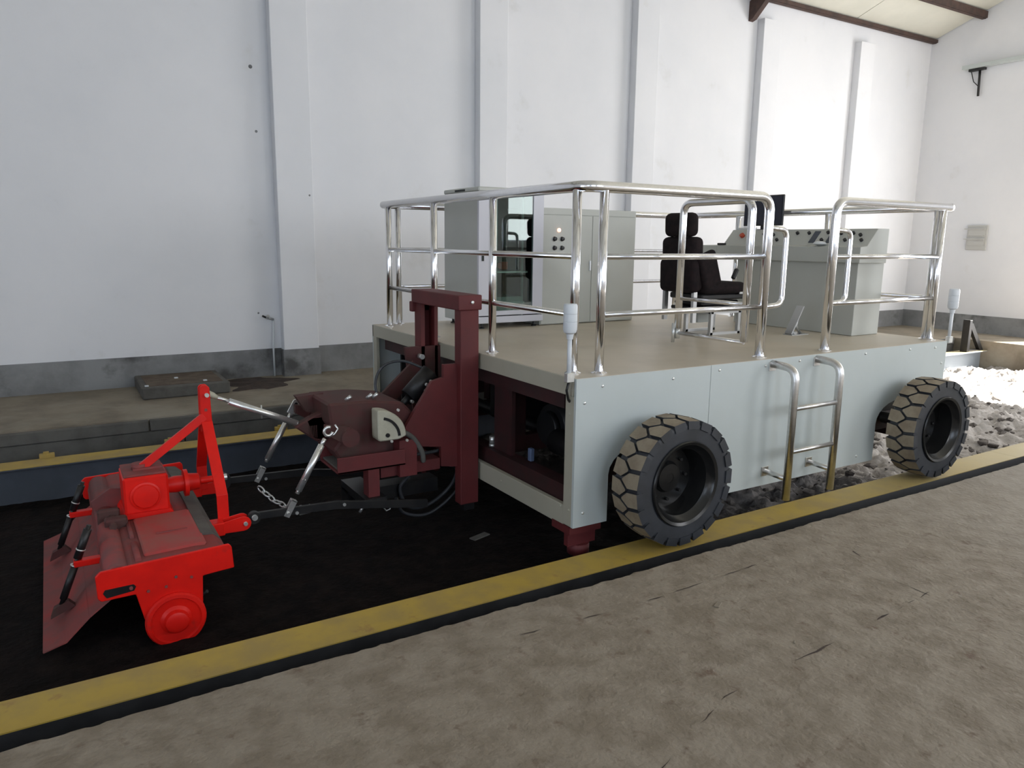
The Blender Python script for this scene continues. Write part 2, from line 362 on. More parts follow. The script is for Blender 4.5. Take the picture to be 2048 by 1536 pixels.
# far ledge and the end ledge
b = MB(); b.box(XL, XW, 4.06, YW, -.5, FZ); b.box(11.6, XW, YE, 4.06, -.5, FZ-.0005)
lg = struct(b.build('floor_ledge', ledge_m), label='raised concrete ledge beyond the pit at the foot of the white wall')
x = -8.3
while x < 11.3:
    x2 = min(x+1.6, 11.59)
    b = MB(); b.box(x+.006, x2-.006, 4.0+random.uniform(-.004, .004), 4.06, 0.045, FZ-.012, bev=.006); b.build('curb_block', curb_m, lg)
    b = MB(); b.box(x+.3, min(x2+.29, 11.59), 4.012, 4.06, -.5, .04, bev=.006); b.build('curb_block', curb_m, lg)
    x += 1.6
# soil in the pit
def soil():
    bm = bmesh.new(); X0, X1, Y0, Y1 = XL+.01, 11.58, -.1485, 3.52; nx, ny = 700, 125
    def h(x, y):
        k = min(1, max(0, (x-.2)/2.0)); a = .010+.075*k
        z = -.30+a*(noise.noise(V(x*1.7, y*1.7, 0))+.8*noise.noise(V(x*4.5, y*6, 4)) + .55*abs(noise.noise(V(x*11, y*13, 8)))*1.5 + .3*noise.noise(V(x*27, y*27, 2)))
        if y > 3.25: z -= .02*min(1, (y-3.25)/.1)
        return z
    g = [[bm.verts.new((X0+(X1-X0)*i/nx, Y0+(Y1-Y0)*j/ny, h(X0+(X1-X0)*i/nx, Y0+(Y1-Y0)*j/ny))) for j in range(ny+1)] for i in range(nx+1)]
    for i in range(nx):
        for j in range(ny): f = bm.faces.new((g[i][j], g[i+1][j], g[i+1][j+1], g[i][j+1])); f.smooth = True
    me = bpy.data.meshes.new('pit_soil'); bm.to_mesh(me); bm.free(); me.materials.append(soil_m)
    o = bpy.data.objects.new('pit_soil', me); COL.objects.link(o); return o, h
so, hs = soil(); struct(so, 'stuff', 'loose dark brown soil filling the pit between the beams')
so['category'] = 'soil'
b = MB()
for i in range(900):
    x = random.uniform(1.6, 8.6); y = random.uniform(-.05, 3.2); r = random.choice([.008, .012, .02, .03, .045])*random.uniform(.7, 1.4)
    bb_ = bmesh.new(); bmesh.ops.create_icosphere(bb_, subdivisions=1, radius=r)
    for v in bb_.verts: v.co = Vector((x+v.co.x*random.uniform(.8, 1.5), y+v.co.y*random.uniform(.8, 1.3), hs(x, y)+v.co.z*random.uniform(.35, .8)+r*.1))
    b.add(bb_)
cl = b.build('soil_clods', clod_m, so); cl['kind'] = 'stuff'

b = MB(); b.box(XL, 11.6, YE, 4.06, -.62, -.5); struct(b.build('pit_floor', hole_m), label='dark bottom of the pit')
# track beams
def beam(yc, label, loc, box):
    t = thing('track_beam', label, 'steel beam', loc, None)
    X0, X1 = XL+.02, 11.585; hw = .1165
    xs_ = [X0, -3.4, 4.52, X1]
    for a, c in zip(xs_[:-1], xs_[1:]):
        b = MB(); b.box(a+.0015, c-.0015, yc-hw, yc+hw, -.006, 0); b.build('yellow_top', yel_m, t)
    b = MB()
    if box: b.box(X0, X1, yc-hw+.001, yc+hw-.001, -.495, -.0062)
    else:
        b.box(X0, X1, yc-hw+.001, yc+hw-.001, -.016, -.0062); b.box(X0, X1, yc-.006, yc+.006, -.36, -.0162); b.box(X0, X1, yc-hw, yc+hw, -.36, -.345)
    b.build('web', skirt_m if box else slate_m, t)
    return t
nb = beam(-0.266, 'near yellow-topped steel beam along the concrete floor, carrying the tyres', (2, -.266, -.285), True)
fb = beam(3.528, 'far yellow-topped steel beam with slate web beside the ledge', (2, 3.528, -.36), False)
for x in (-2.72, -1.77, -.8):
    b = MB(); b.box(x-.05, x+.06, 3.64, 3.70, -.012, .03, bev=.004); b.box(x-.02, x+.02, 3.66, 3.69, .03, .045); b.build('rail_clip', yel_m, fb)
es = MB(); es.box(10.97, 11.05, 3.45, 3.57, .002, .56, bev=.004); es.prism([(11.44, .002), (11.55, .002), (11.12, .50), (11.05, .50), (11.05, .44)], 'y', 3.47, 3.53)
es.box(11.02, 11.45, 3.46, 3.57, .002, .02); es.build('end_stop', black_m, fb)
# items along the wall
b = MB(); b.box(-1.86, -1.0, 4.93, YW-.02, FZ, FZ+.125, bev=.012)
bl = tag(b.build('concrete_block', [curb_m]), 'low grey concrete plinth with rusty top by the white wall', 'concrete plinth')
b = MB(); b.box(-1.8, -1.06, 5.0, 5.7, FZ+.125, FZ+.129); b.build('rust_stain', mat('rusty_dust', (0.085, 0.058, 0.04), (0.13, 0.10, 0.07), 7, .9), bl)
for x, y in ((-1.83, 4.98), (-1.5, 5.35), (-1.25, 5.05)): MB().box(x, x+.04, y, y+.03, FZ+.127, FZ+.142, bev=.004).build('plaster_crumb', lens_m, bl)
b = MB()
bmx = b.bm; ring = [bmx.verts.new((-.60+.36*math.cos(a)*(1+.9*noise.noise(V(math.cos(a)*2, math.sin(a)*2, 2))), 5.33+.40*math.sin(a)*(1+.5*noise.noise(V(math.cos(a)*2, math.sin(a)*2, 5))), FZ+.002)) for a in [2*PI*i/40 for i in range(40)]]
cv = bmx.verts.new((-.60, 5.3, FZ+.03))
for i in range(40): bmx.faces.new((ring[i], ring[(i+1) % 40], cv))
tag(b.build('earth_heap', hole_m), 'flat patch of dark earth beside the low concrete plinth', 'earth')
cd = thing('conduit_pipe', 'thin pale conduit pipe running down the pilaster to the ledge', 'pipe', (-.30, 5.72, FZ))
MB().tube([(-.31, 5.745, .86), (-.325, 5.735, .5), (-.325, 5.735, FZ)], .012, 8).build('pipe', lens_m, cd)
MB().cyl((-.31, 5.74, .85), (-.40, 5.73, .88), .016, 8).cyl((-.38, 5.73, .87), (-.38, 5.70, .90), .02, 8).build('tap', silver_m, cd)
MB().tube([(-.40, 5.73, .88), (-.44, 5.72, .90)], .012, 8).build('tap_handle', black_m, cd)
sb = thing('louvre_box', 'small grey electrical box with two louvred flaps on the gable wall', 'electrical box', (12.80, 4.45, 1.76))
louv_m = mat('grey_white_louvre', (0.50, 0.50, 0.48), rough=.6)
MB().box(12.77, 12.81, 4.27, 4.64, 1.75, 2.22, bev=.006).build('body', louv_m, sb)
for z in (1.83, 2.02):
    b = MB(); b.box(12.755, 12.77, 4.30, 4.61, z, z+.14, bev=.003); b.box(12.735, 12.76, 4.30, 4.68, z+.12, z+.138); b.build('flap', louv_m, sb)
dr = thing('door_track', 'grey sliding door track high on the gable wall', 'door track', (12.70, 2, 5.17))
b = MB(); b.box(12.66, 12.80, -3.4, 5.05, 5.13, 5.20, bev=.004); b.build('track', panel_m, dr)
b = MB(); b.tube([(12.76, 4.76, 5.13), (12.76, 4.74, 4.62)], .022, 8); b.build('hanger', black_m, dr)
b = MB(); b.tube([(12.77, 4.93, 5.12), (12.77, 4.86, 4.9), (12.77, 4.76, 4.80)], .008, 6); b.build('cable', black_m, dr)
b = MB(); b.box(12.72, 12.80, 4.66, 4.95, 5.085, 5.13); b.build('bracket', black_m, dr)
b = MB(); b.box(-.85, -.70, .45, .53, -.292, -.28, bev=.004)

# ================================================================== VEHICLE
H, L, W = 1.02, 3.885, 3.262
veh = thing('platform_vehicle', 'large grey-green platform vehicle with railed deck on four black tyres', 'vehicle', (1.9, 1.63, 0))
# deck
b = MB(); b.box(.004, L-.004, .004, W-.004, H-.012, H); b.build('deck_plate', deck_m, veh)
b = MB(); b.box(0, .03, .03, W, H-.112, H-.003); b.box(.03, L, W-.03, W, H-.112, H-.013); b.box(L-.03, L, .03, W-.03, H-.112, H-.013)
b.build('front_fascia', fascia_m, veh, bev=.004)
# near side panels with wheel arches
WX = (0.55, 3.27)
def panel(xa, xb, y0, y1, arch):
    pts = [(xa, H-.002), (xa, .10)]
    if arch:
        c = arch; rr = .29
        pts += [(c-rr, .10), (c-rr, .40)] + [(c-rr*math.cos(PI*t/12), .40+rr*.6*math.sin(PI*t/12)) for t in range(1, 12)] + [(c+rr, .40), (c+rr, .10)] if c+rr < xb else [(c-rr, .10), (c-rr, .40)] + [(c-rr*math.cos(PI*t/12), .40+rr*.6*math.sin(PI*t/12)) for t in range(1, 12)]
    pts += [(xb, .10), (xb, H-.002)]
    b = MB(); b.prism(pts, 'y', y0, y1); return b
p1 = panel(0, 1.092, 0, .02, WX[0]).build('side_panel', panel_m, veh)
p2 = panel(1.096, L, 0, .02, WX[1]).build('side_panel', panel_m, veh)
p3 = panel(0, 1.092, W-.02, W, WX[0]).build('side_panel', panel_m, veh)
p4 = panel(1.096, L, W-.02, W, WX[1]).build('side_panel', panel_m, veh)
def bolt(x, z, par, y=0, r=.0085):
    MB().lathe([(r*1.2, 0), (r*1.2, -.002), (r*.8, -.007), (r*.2, -.009)], (x, y, z), n=10).build('bolt', steel_m, par)
for x, z in ((.192, .962), (.062, .871), (.072, .187), (.758, .959)): bolt(x, z, p1)
for x, z in ((1.171, .981), (1.62, .975), (1.979, .985), (2.754, .985), (3.346, .98), (3.708, .972), (3.828, .832), (2.764, .164)): bolt(x, z, p2)
# front end frame: olive posts and lower beam
b = MB(); b.box(0, .03, .02, .105, .10, H-.112); b.box(.03, .10, .021, .03, .10, .9); b.build('front_post', fascia_m, veh, bev=.003)
b = MB(); b.box(0, .03, 3.165, W-.02, .10, H-.112); b.build('front_post', fascia_m, veh, bev=.003)
b = MB(); b.box(.002, .04, .105, 3.165, .085, .218); b.build('lower_beam', fascia_m, veh, bev=.004)
for (y, z) in ((.062, .80), (.045, .205), (.13, .205), (.85, .16)): MB().lathe([(.009, 0), (.009, -.003), (.004, -.006)], (0, y, z), axis='x', n=10).build('bolt', fascia_m, veh)
# chassis seen through the open front
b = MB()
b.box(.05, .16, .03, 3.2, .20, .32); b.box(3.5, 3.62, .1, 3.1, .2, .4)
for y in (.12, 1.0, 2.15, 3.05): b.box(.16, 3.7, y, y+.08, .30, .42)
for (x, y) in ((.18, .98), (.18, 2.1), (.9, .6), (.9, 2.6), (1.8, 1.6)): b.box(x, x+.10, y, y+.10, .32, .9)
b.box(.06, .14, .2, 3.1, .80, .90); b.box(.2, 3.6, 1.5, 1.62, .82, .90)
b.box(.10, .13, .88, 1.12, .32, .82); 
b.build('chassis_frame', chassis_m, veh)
for x in (0.55, 3.27):
    for ya in (.26, W-.29): MB().box(x-.38, x+.38, ya, ya+.03, .24, .88).build('wheel_housing', black_m, veh)
b = MB(); b.cyl((.45, .9, .48), (1.1, .9, .48), .17, 20); b.cyl((.40, .9, .48), (.45, .9, .48), .12, 20); b.box(.5, 1.2, 1.4, 1.9, .35, .75, bev=.02); b.box(1.4, 3.0, .4, 2.8, .33, .8)
b.cyl((.4, .35, .42), (.4, .75, .42), .09, 16)
b.build('drive_motor', black_m, veh)
b = MB(); b.cyl((.10, 1.15, .35), (.10, 1.15, .40), .022, 10); b.cyl((.10, 1.15, .325), (.10, 1.15, .345), .028, 6); b.build('machine_bolt', steel_m, veh)
b = MB(); b.box(.12, .15, .66, .70, .33, .42, bev=.004); b.build('junction_box', blue_m, veh)
for x in WX:
    MB().cyl((x, -.14, .40), (x, W+.14, .40), .05, 14).build('axle', black_m, veh)
b = MB(); b.box(.0, .24, .03, .22, .045, .095); b.box(.01, .22, .06, .10, -.04, .05); b.cyl((.12, .10, -.04), (.12, .10, -.11), .07, 16); b.cyl((.12, .1, -.11), (.12, .1, -.16), .03, 12)
b.build('guide_bracket', oxide_m, veh)
for q_ in (.06, .18): MB().cyl((q_, .06, .095), (q_, .06, .108), .015, 6).build('machine_bolt', steel_m, veh)

# wheels -----------------------------------------------------------
def make_wheel(x, side):
    cy = -.262 if side < 0 else W+.262; c = (x, cy, .40); s_ = side
    R, hw = .39, .114
    t = bpy.data.objects.new('wheel', None); COL.objects.link(t); t.parent = veh; t.location = Vector(c)-veh.location
    ci = (0, 0, 0)
    prof = [(.235, -.100), (.285, -.106), (.325, -.104), (.352, -.106), (.368, -.098), (.368, .098), (.352, .106), (.325, .104), (.285, .106), (.235, .100), (.235, -.1)]
    b = MB(); b.lathe(prof, ci, n=64, mi=0, cap=False)
    n = 21
    def P(u, y, r):   # u in pitches
        a = 2*PI*u/n; return Vector((r*math.cos(a), y, r*math.sin(a)))
    for row in (-1, 1):
        for k in range(n):
            off = k + (.5 if row > 0 else 0)
            g = .395
            # block outline: pointed towards the centre line, open to the shoulder
            poly = [(-g-.09, .112), (-g-.02, .033), (-.05, -.017), (.05, -.017), (g, .033), (g-.08, .112)]
            poly = [(u, yy*row) for u, yy in poly]
            bmq = bmesh.new()
            topv = [bmq.verts.new(P(off+u*.97, y, R if abs(y) < .1 else R-.006)) for u, y in poly]
            botv = [bmq.verts.new(P(off+u*1.0, y, .362)) for u, y in poly]
            # shoulder lug running down the sidewall
            sh = [bmq.verts.new(P(off+poly[0][0]+.02, .1135*row, .335)), bmq.verts.new(P(off+poly[5][0]-.02, .1135*row, .335))]
            m_ = len(poly)
            f = bmq.faces.new(topv); f.material_index = 1
            for i in range(m_-1): bmq.faces.new((topv[i], topv[i+1], botv[i+1], botv[i]))
            bmq.faces.new((topv[5], topv[0], sh[0], sh[1]))
            sb0 = bmq.verts.new(P(off+poly[0][0]+.02, .100*row, .335)); sb1 = bmq.verts.new(P(off+poly[5][0]-.02, .100*row, .335))
            bmq.faces.new((topv[0], botv[0], sb0, sh[0])); bmq.faces.new((topv[5], sh[1], sb1, botv[5])); bmq.faces.new((sh[0], sb0, sb1, sh[1]))
            bmesh.ops.recalc_face_normals(bmq, faces=bmq.faces)
            me = bpy.data.meshes.new('tmp'); bmq.to_mesh(me); bmq.free(); b.bm.from_mesh(me); bpy.data.meshes.remove(me)
    ty = b.build('tyre', [rub_m, tread_m]); ty.parent = t
    o_ = s_
    rp = [(.236, .098*o_), (.262, .112*o_), (.256, .120*o_), (.238, .113*o_), (.222, .085*o_), (.205, .07*o_), (.196, .0), (.188, -.055*o_), (.10, -.06*o_), (.085, -.03*o_), (.03, -.028*o_)]
    b = MB(); b.lathe(rp, ci, n=56, cap=False); b.cyl((0, -.045*o_, 0), (0, -.03*o_, 0), .04, 16); rm = b.build('rim', rim_m); rm.parent = t
    for k in range(8):
        a = 2*PI*k/8; q = Vector((.14*math.cos(a), -.055*o_, .14*math.sin(a)))
        nb_ = MB().cyl(q, q+Vector((0, .02*o_, 0)), .011, 6).build('wheel_nut', black_m); nb_.parent = rm
    return t
for x in WX:
    make_wheel(x, -1); make_wheel(x, 1)

# guardrail --------------------------------------------------------
RZ = H+1.10; IN = .095; R1, R2, R3 = .033, .028, .019; BX = 3.80; BY = W-.10
gr = MB().tube(bend([(IN, BY, RZ), (IN, IN, RZ), (1.66, IN, RZ), (1.66, IN, RZ-.25)], .11, 8)+[Vector((1.66, IN, H))], R1, 16).build('top_rail', chrome_m, veh)
g2 = MB().tube([Vector((2.38, IN, H))]+bend([(2.38, IN, RZ-.3), (2.38, IN, RZ), (BX, IN, RZ), (BX+.04, IN, RZ)], .10, 8), R1, 16).build('top_rail', chrome_m, veh)
g3 = MB().tube(bend([(BX, IN, RZ), (BX, BY, RZ), (IN, BY, RZ)], .10, 8), R1, 16).build('top_rail', chrome_m, veh)
def post(x, y, par, r=R2, full=True):
    if full: MB().cyl((x, y, H), (x, y, RZ-.02), r, 16).build('post', chrome_m, par)
    MB().lathe([(.05, .0), (.05, .006), (.034, .012), (r*.99, .016)], (x, y, H), axis='z', n=20).build('base_flange', chrome_m, par)
for (x, y) in ((IN, .17), (.235, IN), (IN, 1.152), (IN, 2.10), (IN, 3.05)): post(x, y, gr)
post(1.66, IN, gr, R1, False); post(2.38, IN, g2, R1, False)
post(3.77, IN, g2); post(3.80, .15, g2, R1)
for (x, y) in ((.235, BY), (1.35, BY), (2.5, BY), (BX-.05, BY), (BX, 2.3), (BX, 1.2)): post(x, y, g3)
for z in (1.72, 1.375):
    MB().cyl((.235, IN, z), (1.66, IN, z), R3, 12).build('cross_rail', chrome_m, gr)
    MB().cyl((IN, .17, z), (IN, 3.05, z), R3, 12).build('cross_rail', chrome_m, gr)
    MB().cyl((2.38, IN, z), (3.79, IN, z), R3, 12).build('cross_rail', chrome_m, g2)
    MB().cyl((BX, .2, z), (BX, BY, z), R3, 12).build('cross_rail', chrome_m, g3)
    MB().cyl((.235, BY, z), (BX, BY, z), R3, 12).build('cross_rail', chrome_m, g3)
for x in (1.66, 2.38):
    MB().tube(bend([(x, IN, 1.915), (x+.19, IN, 1.905), (x+.19, IN, 1.385), (x, IN, 1.372)], .06, 6), R3, 12).build('grab_handle', chrome_m, gr if x < 2 else g2)
# swung-open gate
gt = MB().tube([Vector((1.60, .855, H+.13))]+bend([(1.60, .855, RZ-.2), (1.60, .855, RZ-.015), (1.60, .19, RZ-.015), (1.60, .19, RZ-.3)], .09, 7)+[Vector((1.60, .19, H+.10))], R2, 14).build('swing_gate', chrome_m, veh)
for z in (1.385, 1.115): MB().cyl((1.60, .855, z), (1.60, .19, z), .015, 10).build('cross_rail', chrome_m, gt)
MB().cyl((1.575, .875, H+.02), (1.575, .875, H+.17), .014, 8).cyl((1.60, .855, H+.05), (1.60, .855, H+.14), .02, 8).build('drop_bolt', steel_m, gt)
# ladder
ld = None
for x in (1.69, 2.172):
    o = MB().tube(bend([(x, -.0, .985), (x, -.20, .975), (x, -.20, .05)], .09, 8), .0275, 14).build('ladder_rail', brush_m, veh)
    for zz in (.965, .205): MB().box(x-.035, x+.035, -.008, 0, zz-.035 if zz < .5 else zz-.03, zz+.035, bev=.002).build('mount_plate', brush_m, o)
    MB().cyl((x, 0, .205), (x, -.19, .20), .019, 12).build('stand_off', brush_m, o)
    if ld is None: ld = o
for z in (.70, .395): MB().cyl((1.70, -.20, z), (2.165, -.20, z), .0175, 12).build('rung', brush_m, veh)
# beacons
def beacon(x, y):
    t = bpy.data.objects.new('beacon', None); COL.objects.link(t); t.parent = veh; t.location = Vector((x, y, H))-veh.location
    for nm, mt, fn in (('stem', lens_m, lambda b: b.cyl((0, 0, .0), (0, 0, .27), .0135, 12)),
                       ('lamp_housing', lens_m, lambda b: b.lathe([(.018, .232), (.022, .262), (.036, .272), (.041, .29), (.041, .33), (.0385, .333), (.041, .336), (.041, .375), (.0385, .378), (.041, .381), (.041, .425), (.036, .435)], (0, 0, 0), axis='z', n=24)),
                       ('clamp', steel_m, lambda b: b.box(-.022, .03, -.018, .018, -.02, .035, bev=.003))):
        bb2 = MB(); fn(bb2); o = bb2.build(nm, mt); o.parent = t
    return t
bc = beacon(-.035, .03); bd = beacon(3.905, .0)
MB().tube([(-.035, .03, H-.02), (-.045, .035, H-.07), (-.02, .05, H-.13), (.02, .08, H-.16)], .008, 8).build('beacon_cable', black_m, veh)

# ---- red lifting mast and hitch mounted on the open front
hm = thing('lifting_hitch', 'dark red lifting mast and hitch arm on the open front of the platform', 'hitch', (-.1, 1.5, -.08))
MX0, MX1 = -.165, -.02
b = MB()
b.box(MX0, MX1, 1.14, 1.235, -.08, 1.33)
b.build('mast_leg', oxide_m, hm, bev=.006)
b = MB()          # far leg is a channel open towards the viewer
b.box(MX0, MX1, 1.90, 1.915, -.02, 1.33); b.box(MX0, MX0+.035, 1.80, 1.90, -.02, 1.33); b.box(MX1-.03, MX1, 1.80, 1.90, -.02, 1.33)
b.build('mast_leg', oxide_m, hm, bev=.003)
b = MB(); b.box(MX0-.02, MX1+.02, 1.13, 1.93, 1.33, 1.435); b.box(MX0-.03, MX1, 1.90, 1.95, 1.26, 1.34); b.build('mast_head', oxide_m, hm, bev=.008)
b = MB(); b.box(MX0+.03, MX1-.03, 1.15, 1.225, -.13, -.08); b.build('mast_foot', black_m, hm)
MB().lathe([(.012, 0), (.012, -.01), (.005, -.014)], (-.08, 1.13, 1.385), n=8).build('bolt', steel_m, hm)
b = MB()          # big side plates of the carriage
hp = [(-.267, .95), (-.15, .95), (-.15, .194), (-.292, .217), (-.292, .362), (-.571, .40), (-.561, .54), (-.357, .84), (-.267, .86)]
b.prism(hp, 'y', 1.20, 1.235); b.build('carriage_plate', oxide_m, hm)
b = MB(); b.prism([(-.30, 1.0), (-.0, 1.0), (-.0, .40), (-.22, .40), (-.26, .7)], 'y', 1.80, 1.83); b.prism([(-.6, .42), (-.2, .80), (-.2, .86), (-.25, .90), (-.68, .52)], 'y', 1.75, 1.78)
b.build('carriage_plate', oxd_m, hm)
b = MB(); b.box(-.165, 0.0, 1.25, 1.80, .25, .40); b.box(-.12, .02, 1.25, 1.80, .62, .75); b.build('carriage_web', oxide_m, hm)
b = MB()          # lift head housing
b.prism([(-1.08, .74), (-.80, .735), (-.55, .70), (-.46, .60), (-.45, .36), (-.56, .33), (-1.0, .33), (-1.05, .42), (-.98, .50), (-1.06, .58)], 'y', 1.27, 1.74, bev=.015)
b.build('lift_housing', oxd_m, hm)
b = MB(); b.prism([(-1.19, .735), (-1.0, .745), (-1.0, .60), (-1.12, .62)], 'y', 1.62, 1.70); b.prism([(-1.25, .56), (-1.13, .62), (-.95, .62), (-.95, .50), (-1.1, .44)], 'y', 1.46, 1.54, bev=.01)
b.cyl((-.98, 1.12, .53), (-.98, 1.9, .53), .06, 18); b.prism([(-.98, .60), (-.98, .47), (-1.14, .57), (-1.14, .63)], 'y', 1.14, 1.18); b.prism([(-.98, .60), (-.98, .47), (-1.14, .57), (-1.14, .63)], 'y', 1.84, 1.88)
b.build('rocker_arm', oxd_m, hm)
b = MB(); b.box(-1.075, -.60, 1.12, 1.50, .295, .31); b.box(-1.075, -.60, 1.12, 1.135, .295, .405); b.box(-1.075, -.60, 1.485, 1.50, .295, .405)
b.box(-.63, -.5, 1.15, 1.26, .20, .46)
b.build('cradle_channel', oxide_m, hm, bev=.003)
b = MB(); b.box(-1.06, -.62, 1.14, 1.48, .312, .325); b.build('dust_bed', curb_m, hm)
b = MB(); b.box(-.865, -.785, 1.13, 1.23, .10, .295); b.box(-.75, -.3, 1.2, 1.7, .2, .28); b.build('drop_leg', oxide_m, hm, bev=.003)
b = MB(); b.box(-.9, -.75, 1.1, 1.6, .04, .10); b.box(-.9, -.2, 1.45, 1.6, -.05, .05); b.build('hitch_base', black_m, hm)
# quadrant cover
q = [(-.80, .695), (-.80, .50), (-.79, .485), (-.65, .485)] + [(-.79+.192*math.cos(a), .505+.192*math.sin(a)) for a in [PI/2*i/10 for i in range(0, 11)]]
b = MB(); b.prism(q, 'y', 1.10, 1.22, bev=.008); qc = b.build('quadrant_cover', cream_m, hm)
b = MB(); rr_ = .148
P1 = [(-.79+rr_*math.cos(a), .505+rr_*math.sin(a)) for a in [.05+1.3*i/12 for i in range(13)]]; P2 = [(-.79+(rr_-.018)*math.cos(a), .505+(rr_-.018)*math.sin(a)) for a in [.05+1.3*i/12 for i in range(12, -1, -1)]]
b.prism(P1+P2, 'y', 1.094, 1.102); b.build('quadrant_slot', knob_m, qc)
MB().cyl((-.735, 1.102, .525), (-.735, 1.09, .525), .014, 12).build('pivot_hole', knob_m, qc)
for p in ((-.71, .482), (-.60, .475), (-.66, .69)): MB().cyl((p[0], 1.10, p[1]), (p[0], 1.085, p[1]), .010, 6).build('bolt', steel_m, qc)
for x in (-.93, -.78, -.74): MB().cyl((x, 1.35, .735), (x+.03, 1.33, .765), .012, 8).build('bolt', steel_m, hm)
# hydraulic cylinder
cy0, cy1 = V(-.50, 1.45, .62), V(-.25, 1.45, .86)
b = MB(); b.cyl(cy0, cy0.lerp(cy1, .35), .025, 12); b.cyl(cy0.lerp(cy1, .3), cy1, .07, 20); b.build('ram_cylinder', black_m, hm)
b = MB()
for dx, dz in ((0, 0), (.035, .02), (-.005, -.045), (.045, -.03)): b.cyl((-.33+dx, 1.36, .79+dz), (-.33+dx, 1.335, .79+dz), .013, 8)
b.cyl((-.43, 1.40, .67), (-.43, 1.37, .67), .012, 8)
b.build('hose_fitting', steel_m, hm)
b = MB(); b.cyl((-.19, 1.78, .93), (-.19, 1.72, .93), .02, 10); b.build('grease_cap', steel_m, hm)
# hoses
def hose(pts, r, nm='hose', m=rub_m):
    P = [Vector(p) for p in pts]; out = []
    for i in range(len(P)-1):
        p0, p1, p2, p3 = P[max(i-1, 0)], P[i], P[i+1], P[min(i+2, len(P)-1)]
        for k in range(8):
            t = k/8; out.append(.5*((2*p1)+(-p0+p2)*t+(2*p0-5*p1+4*p2-p3)*t*t+(-p0+3*p1-3*p2+p3)*t**3))
    MB().tube(out+[P[-1]], r, 8).build(nm, m, hm)
hose([(-.22, 1.3, .20), (-.09, 1.35, .13), (-.12, 1.4, -.02), (-.30, 1.4, -.13), (-.46, 1.4, -.12), (-.52, 1.42, .02), (-.45, 1.4, .12)], .014)
hose([(-.20, 1.25, .26), (-.05, 1.3, .12), (-.10, 1.35, -.05), (-.32, 1.35, -.18), (-.52, 1.35, -.14), (-.6, 1.3, .0)], .012)
hose([(-.24, 1.5, .86), (-.40, 1.6, .93), (-.55, 1.62, .90), (-.62, 1.6, .78), (-.60, 1.55, .6)], .010)
hose([(-.60, 1.14, .52), (-.52, 1.16, .46), (-.46, 1.16, .36), (-.44, 1.18, .28)], .018, m=curb_m)
hose([(-.45, 1.3, .30), (-.30, 1.28, .31), (-.2, 1.26, .33)], .014)
MB().cyl((-.79, 1.3, .19), (-.55, 1.3, .19), .014, 10).build('piston_rod', chrome_m, hm)
MB().cyl((-.55, 1.3, .19), (-.25, 1.3, .20), .026, 12).build('piston_barrel', black_m, hm)
# lower links and lift rods, as parts of the hitch
for y in (1.10, 1.90):
    b = MB(); 
    pts = [(-1.60, .10), (-1.60, .145), (-1.1, .13), (-.75, .075), (-.45, .03), (-.45, -.03), (-.75, .02), (-1.1, .075)]
    b.prism(pts, 'y', y-.012, y+.012, bev=.003)
    b.lathe([(.062, -.02), (.065, 0), (.062, .02)], (-1.66, y, .125), n=24) if y > 1.5 else b.lathe([(.038, -.018), (.04, 0), (.038, .018)], (-1.62, y, .115), n=20)
    ll = b.build('lower_link', black_m, hm)
    MB().cyl((-1.66 if y > 1.5 else -1.62, y-.03, .12), (-1.66 if y > 1.5 else -1.62, y+.03, .12), .018, 12).build('ball_pin', steel_m, ll)
    for x in (-1.36, -1.05): MB().cyl((x, y-.02, .10), (x, y-.012, .10), .011, 8).build('bolt', steel_m, ll)
    # lift rod: fork, turnbuckle body, fork
    T = V(-1.135, y, .60); B = V(-1.40, y, .135); d = (T-B).normalized(); sx = V(0, 1, 0); pz = d.cross(sx)
    lr = MB().cyl(B+d*.12, B+d*.44, .021, 14).cyl(B+d*.10, B+d*.14, .014, 12).cyl(B+d*.43, T-d*.05, .013, 12).cyl(B+d*.40, B+d*.43, .021, 8).cyl(B+d*.19, B+d*.205, .021, 8).build('lift_rod', zinc_m, hm)
    b = MB(); R_ = Matrix((d, sx, pz)).transposed()
    for s_ in (-1, 1): b.box(B.x-.055, B.x+.055, y+s_*.019-.003, y+s_*.019+.003, B.z-.018, B.z+.018, rot=R_)
    q0 = B+d*.055; b.box(q0.x-.004, q0.x+.004, y-.022, y+.022, q0.z-.018, q0.z+.018, rot=R_)
    b.cyl(B-V(0, .035, 0)-d*.03, B+V(0, .035, 0)-d*.03, .009, 10)
    b.build('lower_fork', zinc_m, lr)
    b = MB(); 
    if y < 1.5:
        ring = [T+d*(.028*math.cos(a))+V(0, -.0, 0)+pz*(.028*math.sin(a)) for a in [2*PI*i/20 for i in range(17)]]
        b.tube(ring, .010, 8)
        b.tube([T-d*.03-pz*.02, T-pz*.045, T+d*.04-pz*.05, T+d*.055-pz*.02], .006, 8)
    else:
        b.prism([(T.x-.05, T.z-.03), (T.x+.0, T.z-.05), (T.x+.042, T.z+.02), (T.x+.04, T.z+.045), (T.x+.02, T.z+.062), (T.x-.0, T.z+.055)], 'y', y-.006, y+.006, bev=.002)
    b.build('upper_eye', zinc_m, lr)
    if y > 1.5: MB().cyl((T.x+.017, y-.008, T.z+.025), (T.x+.017, y+.008, T.z+.025), .012, 14).build('eye_hole', knob_m, lr)
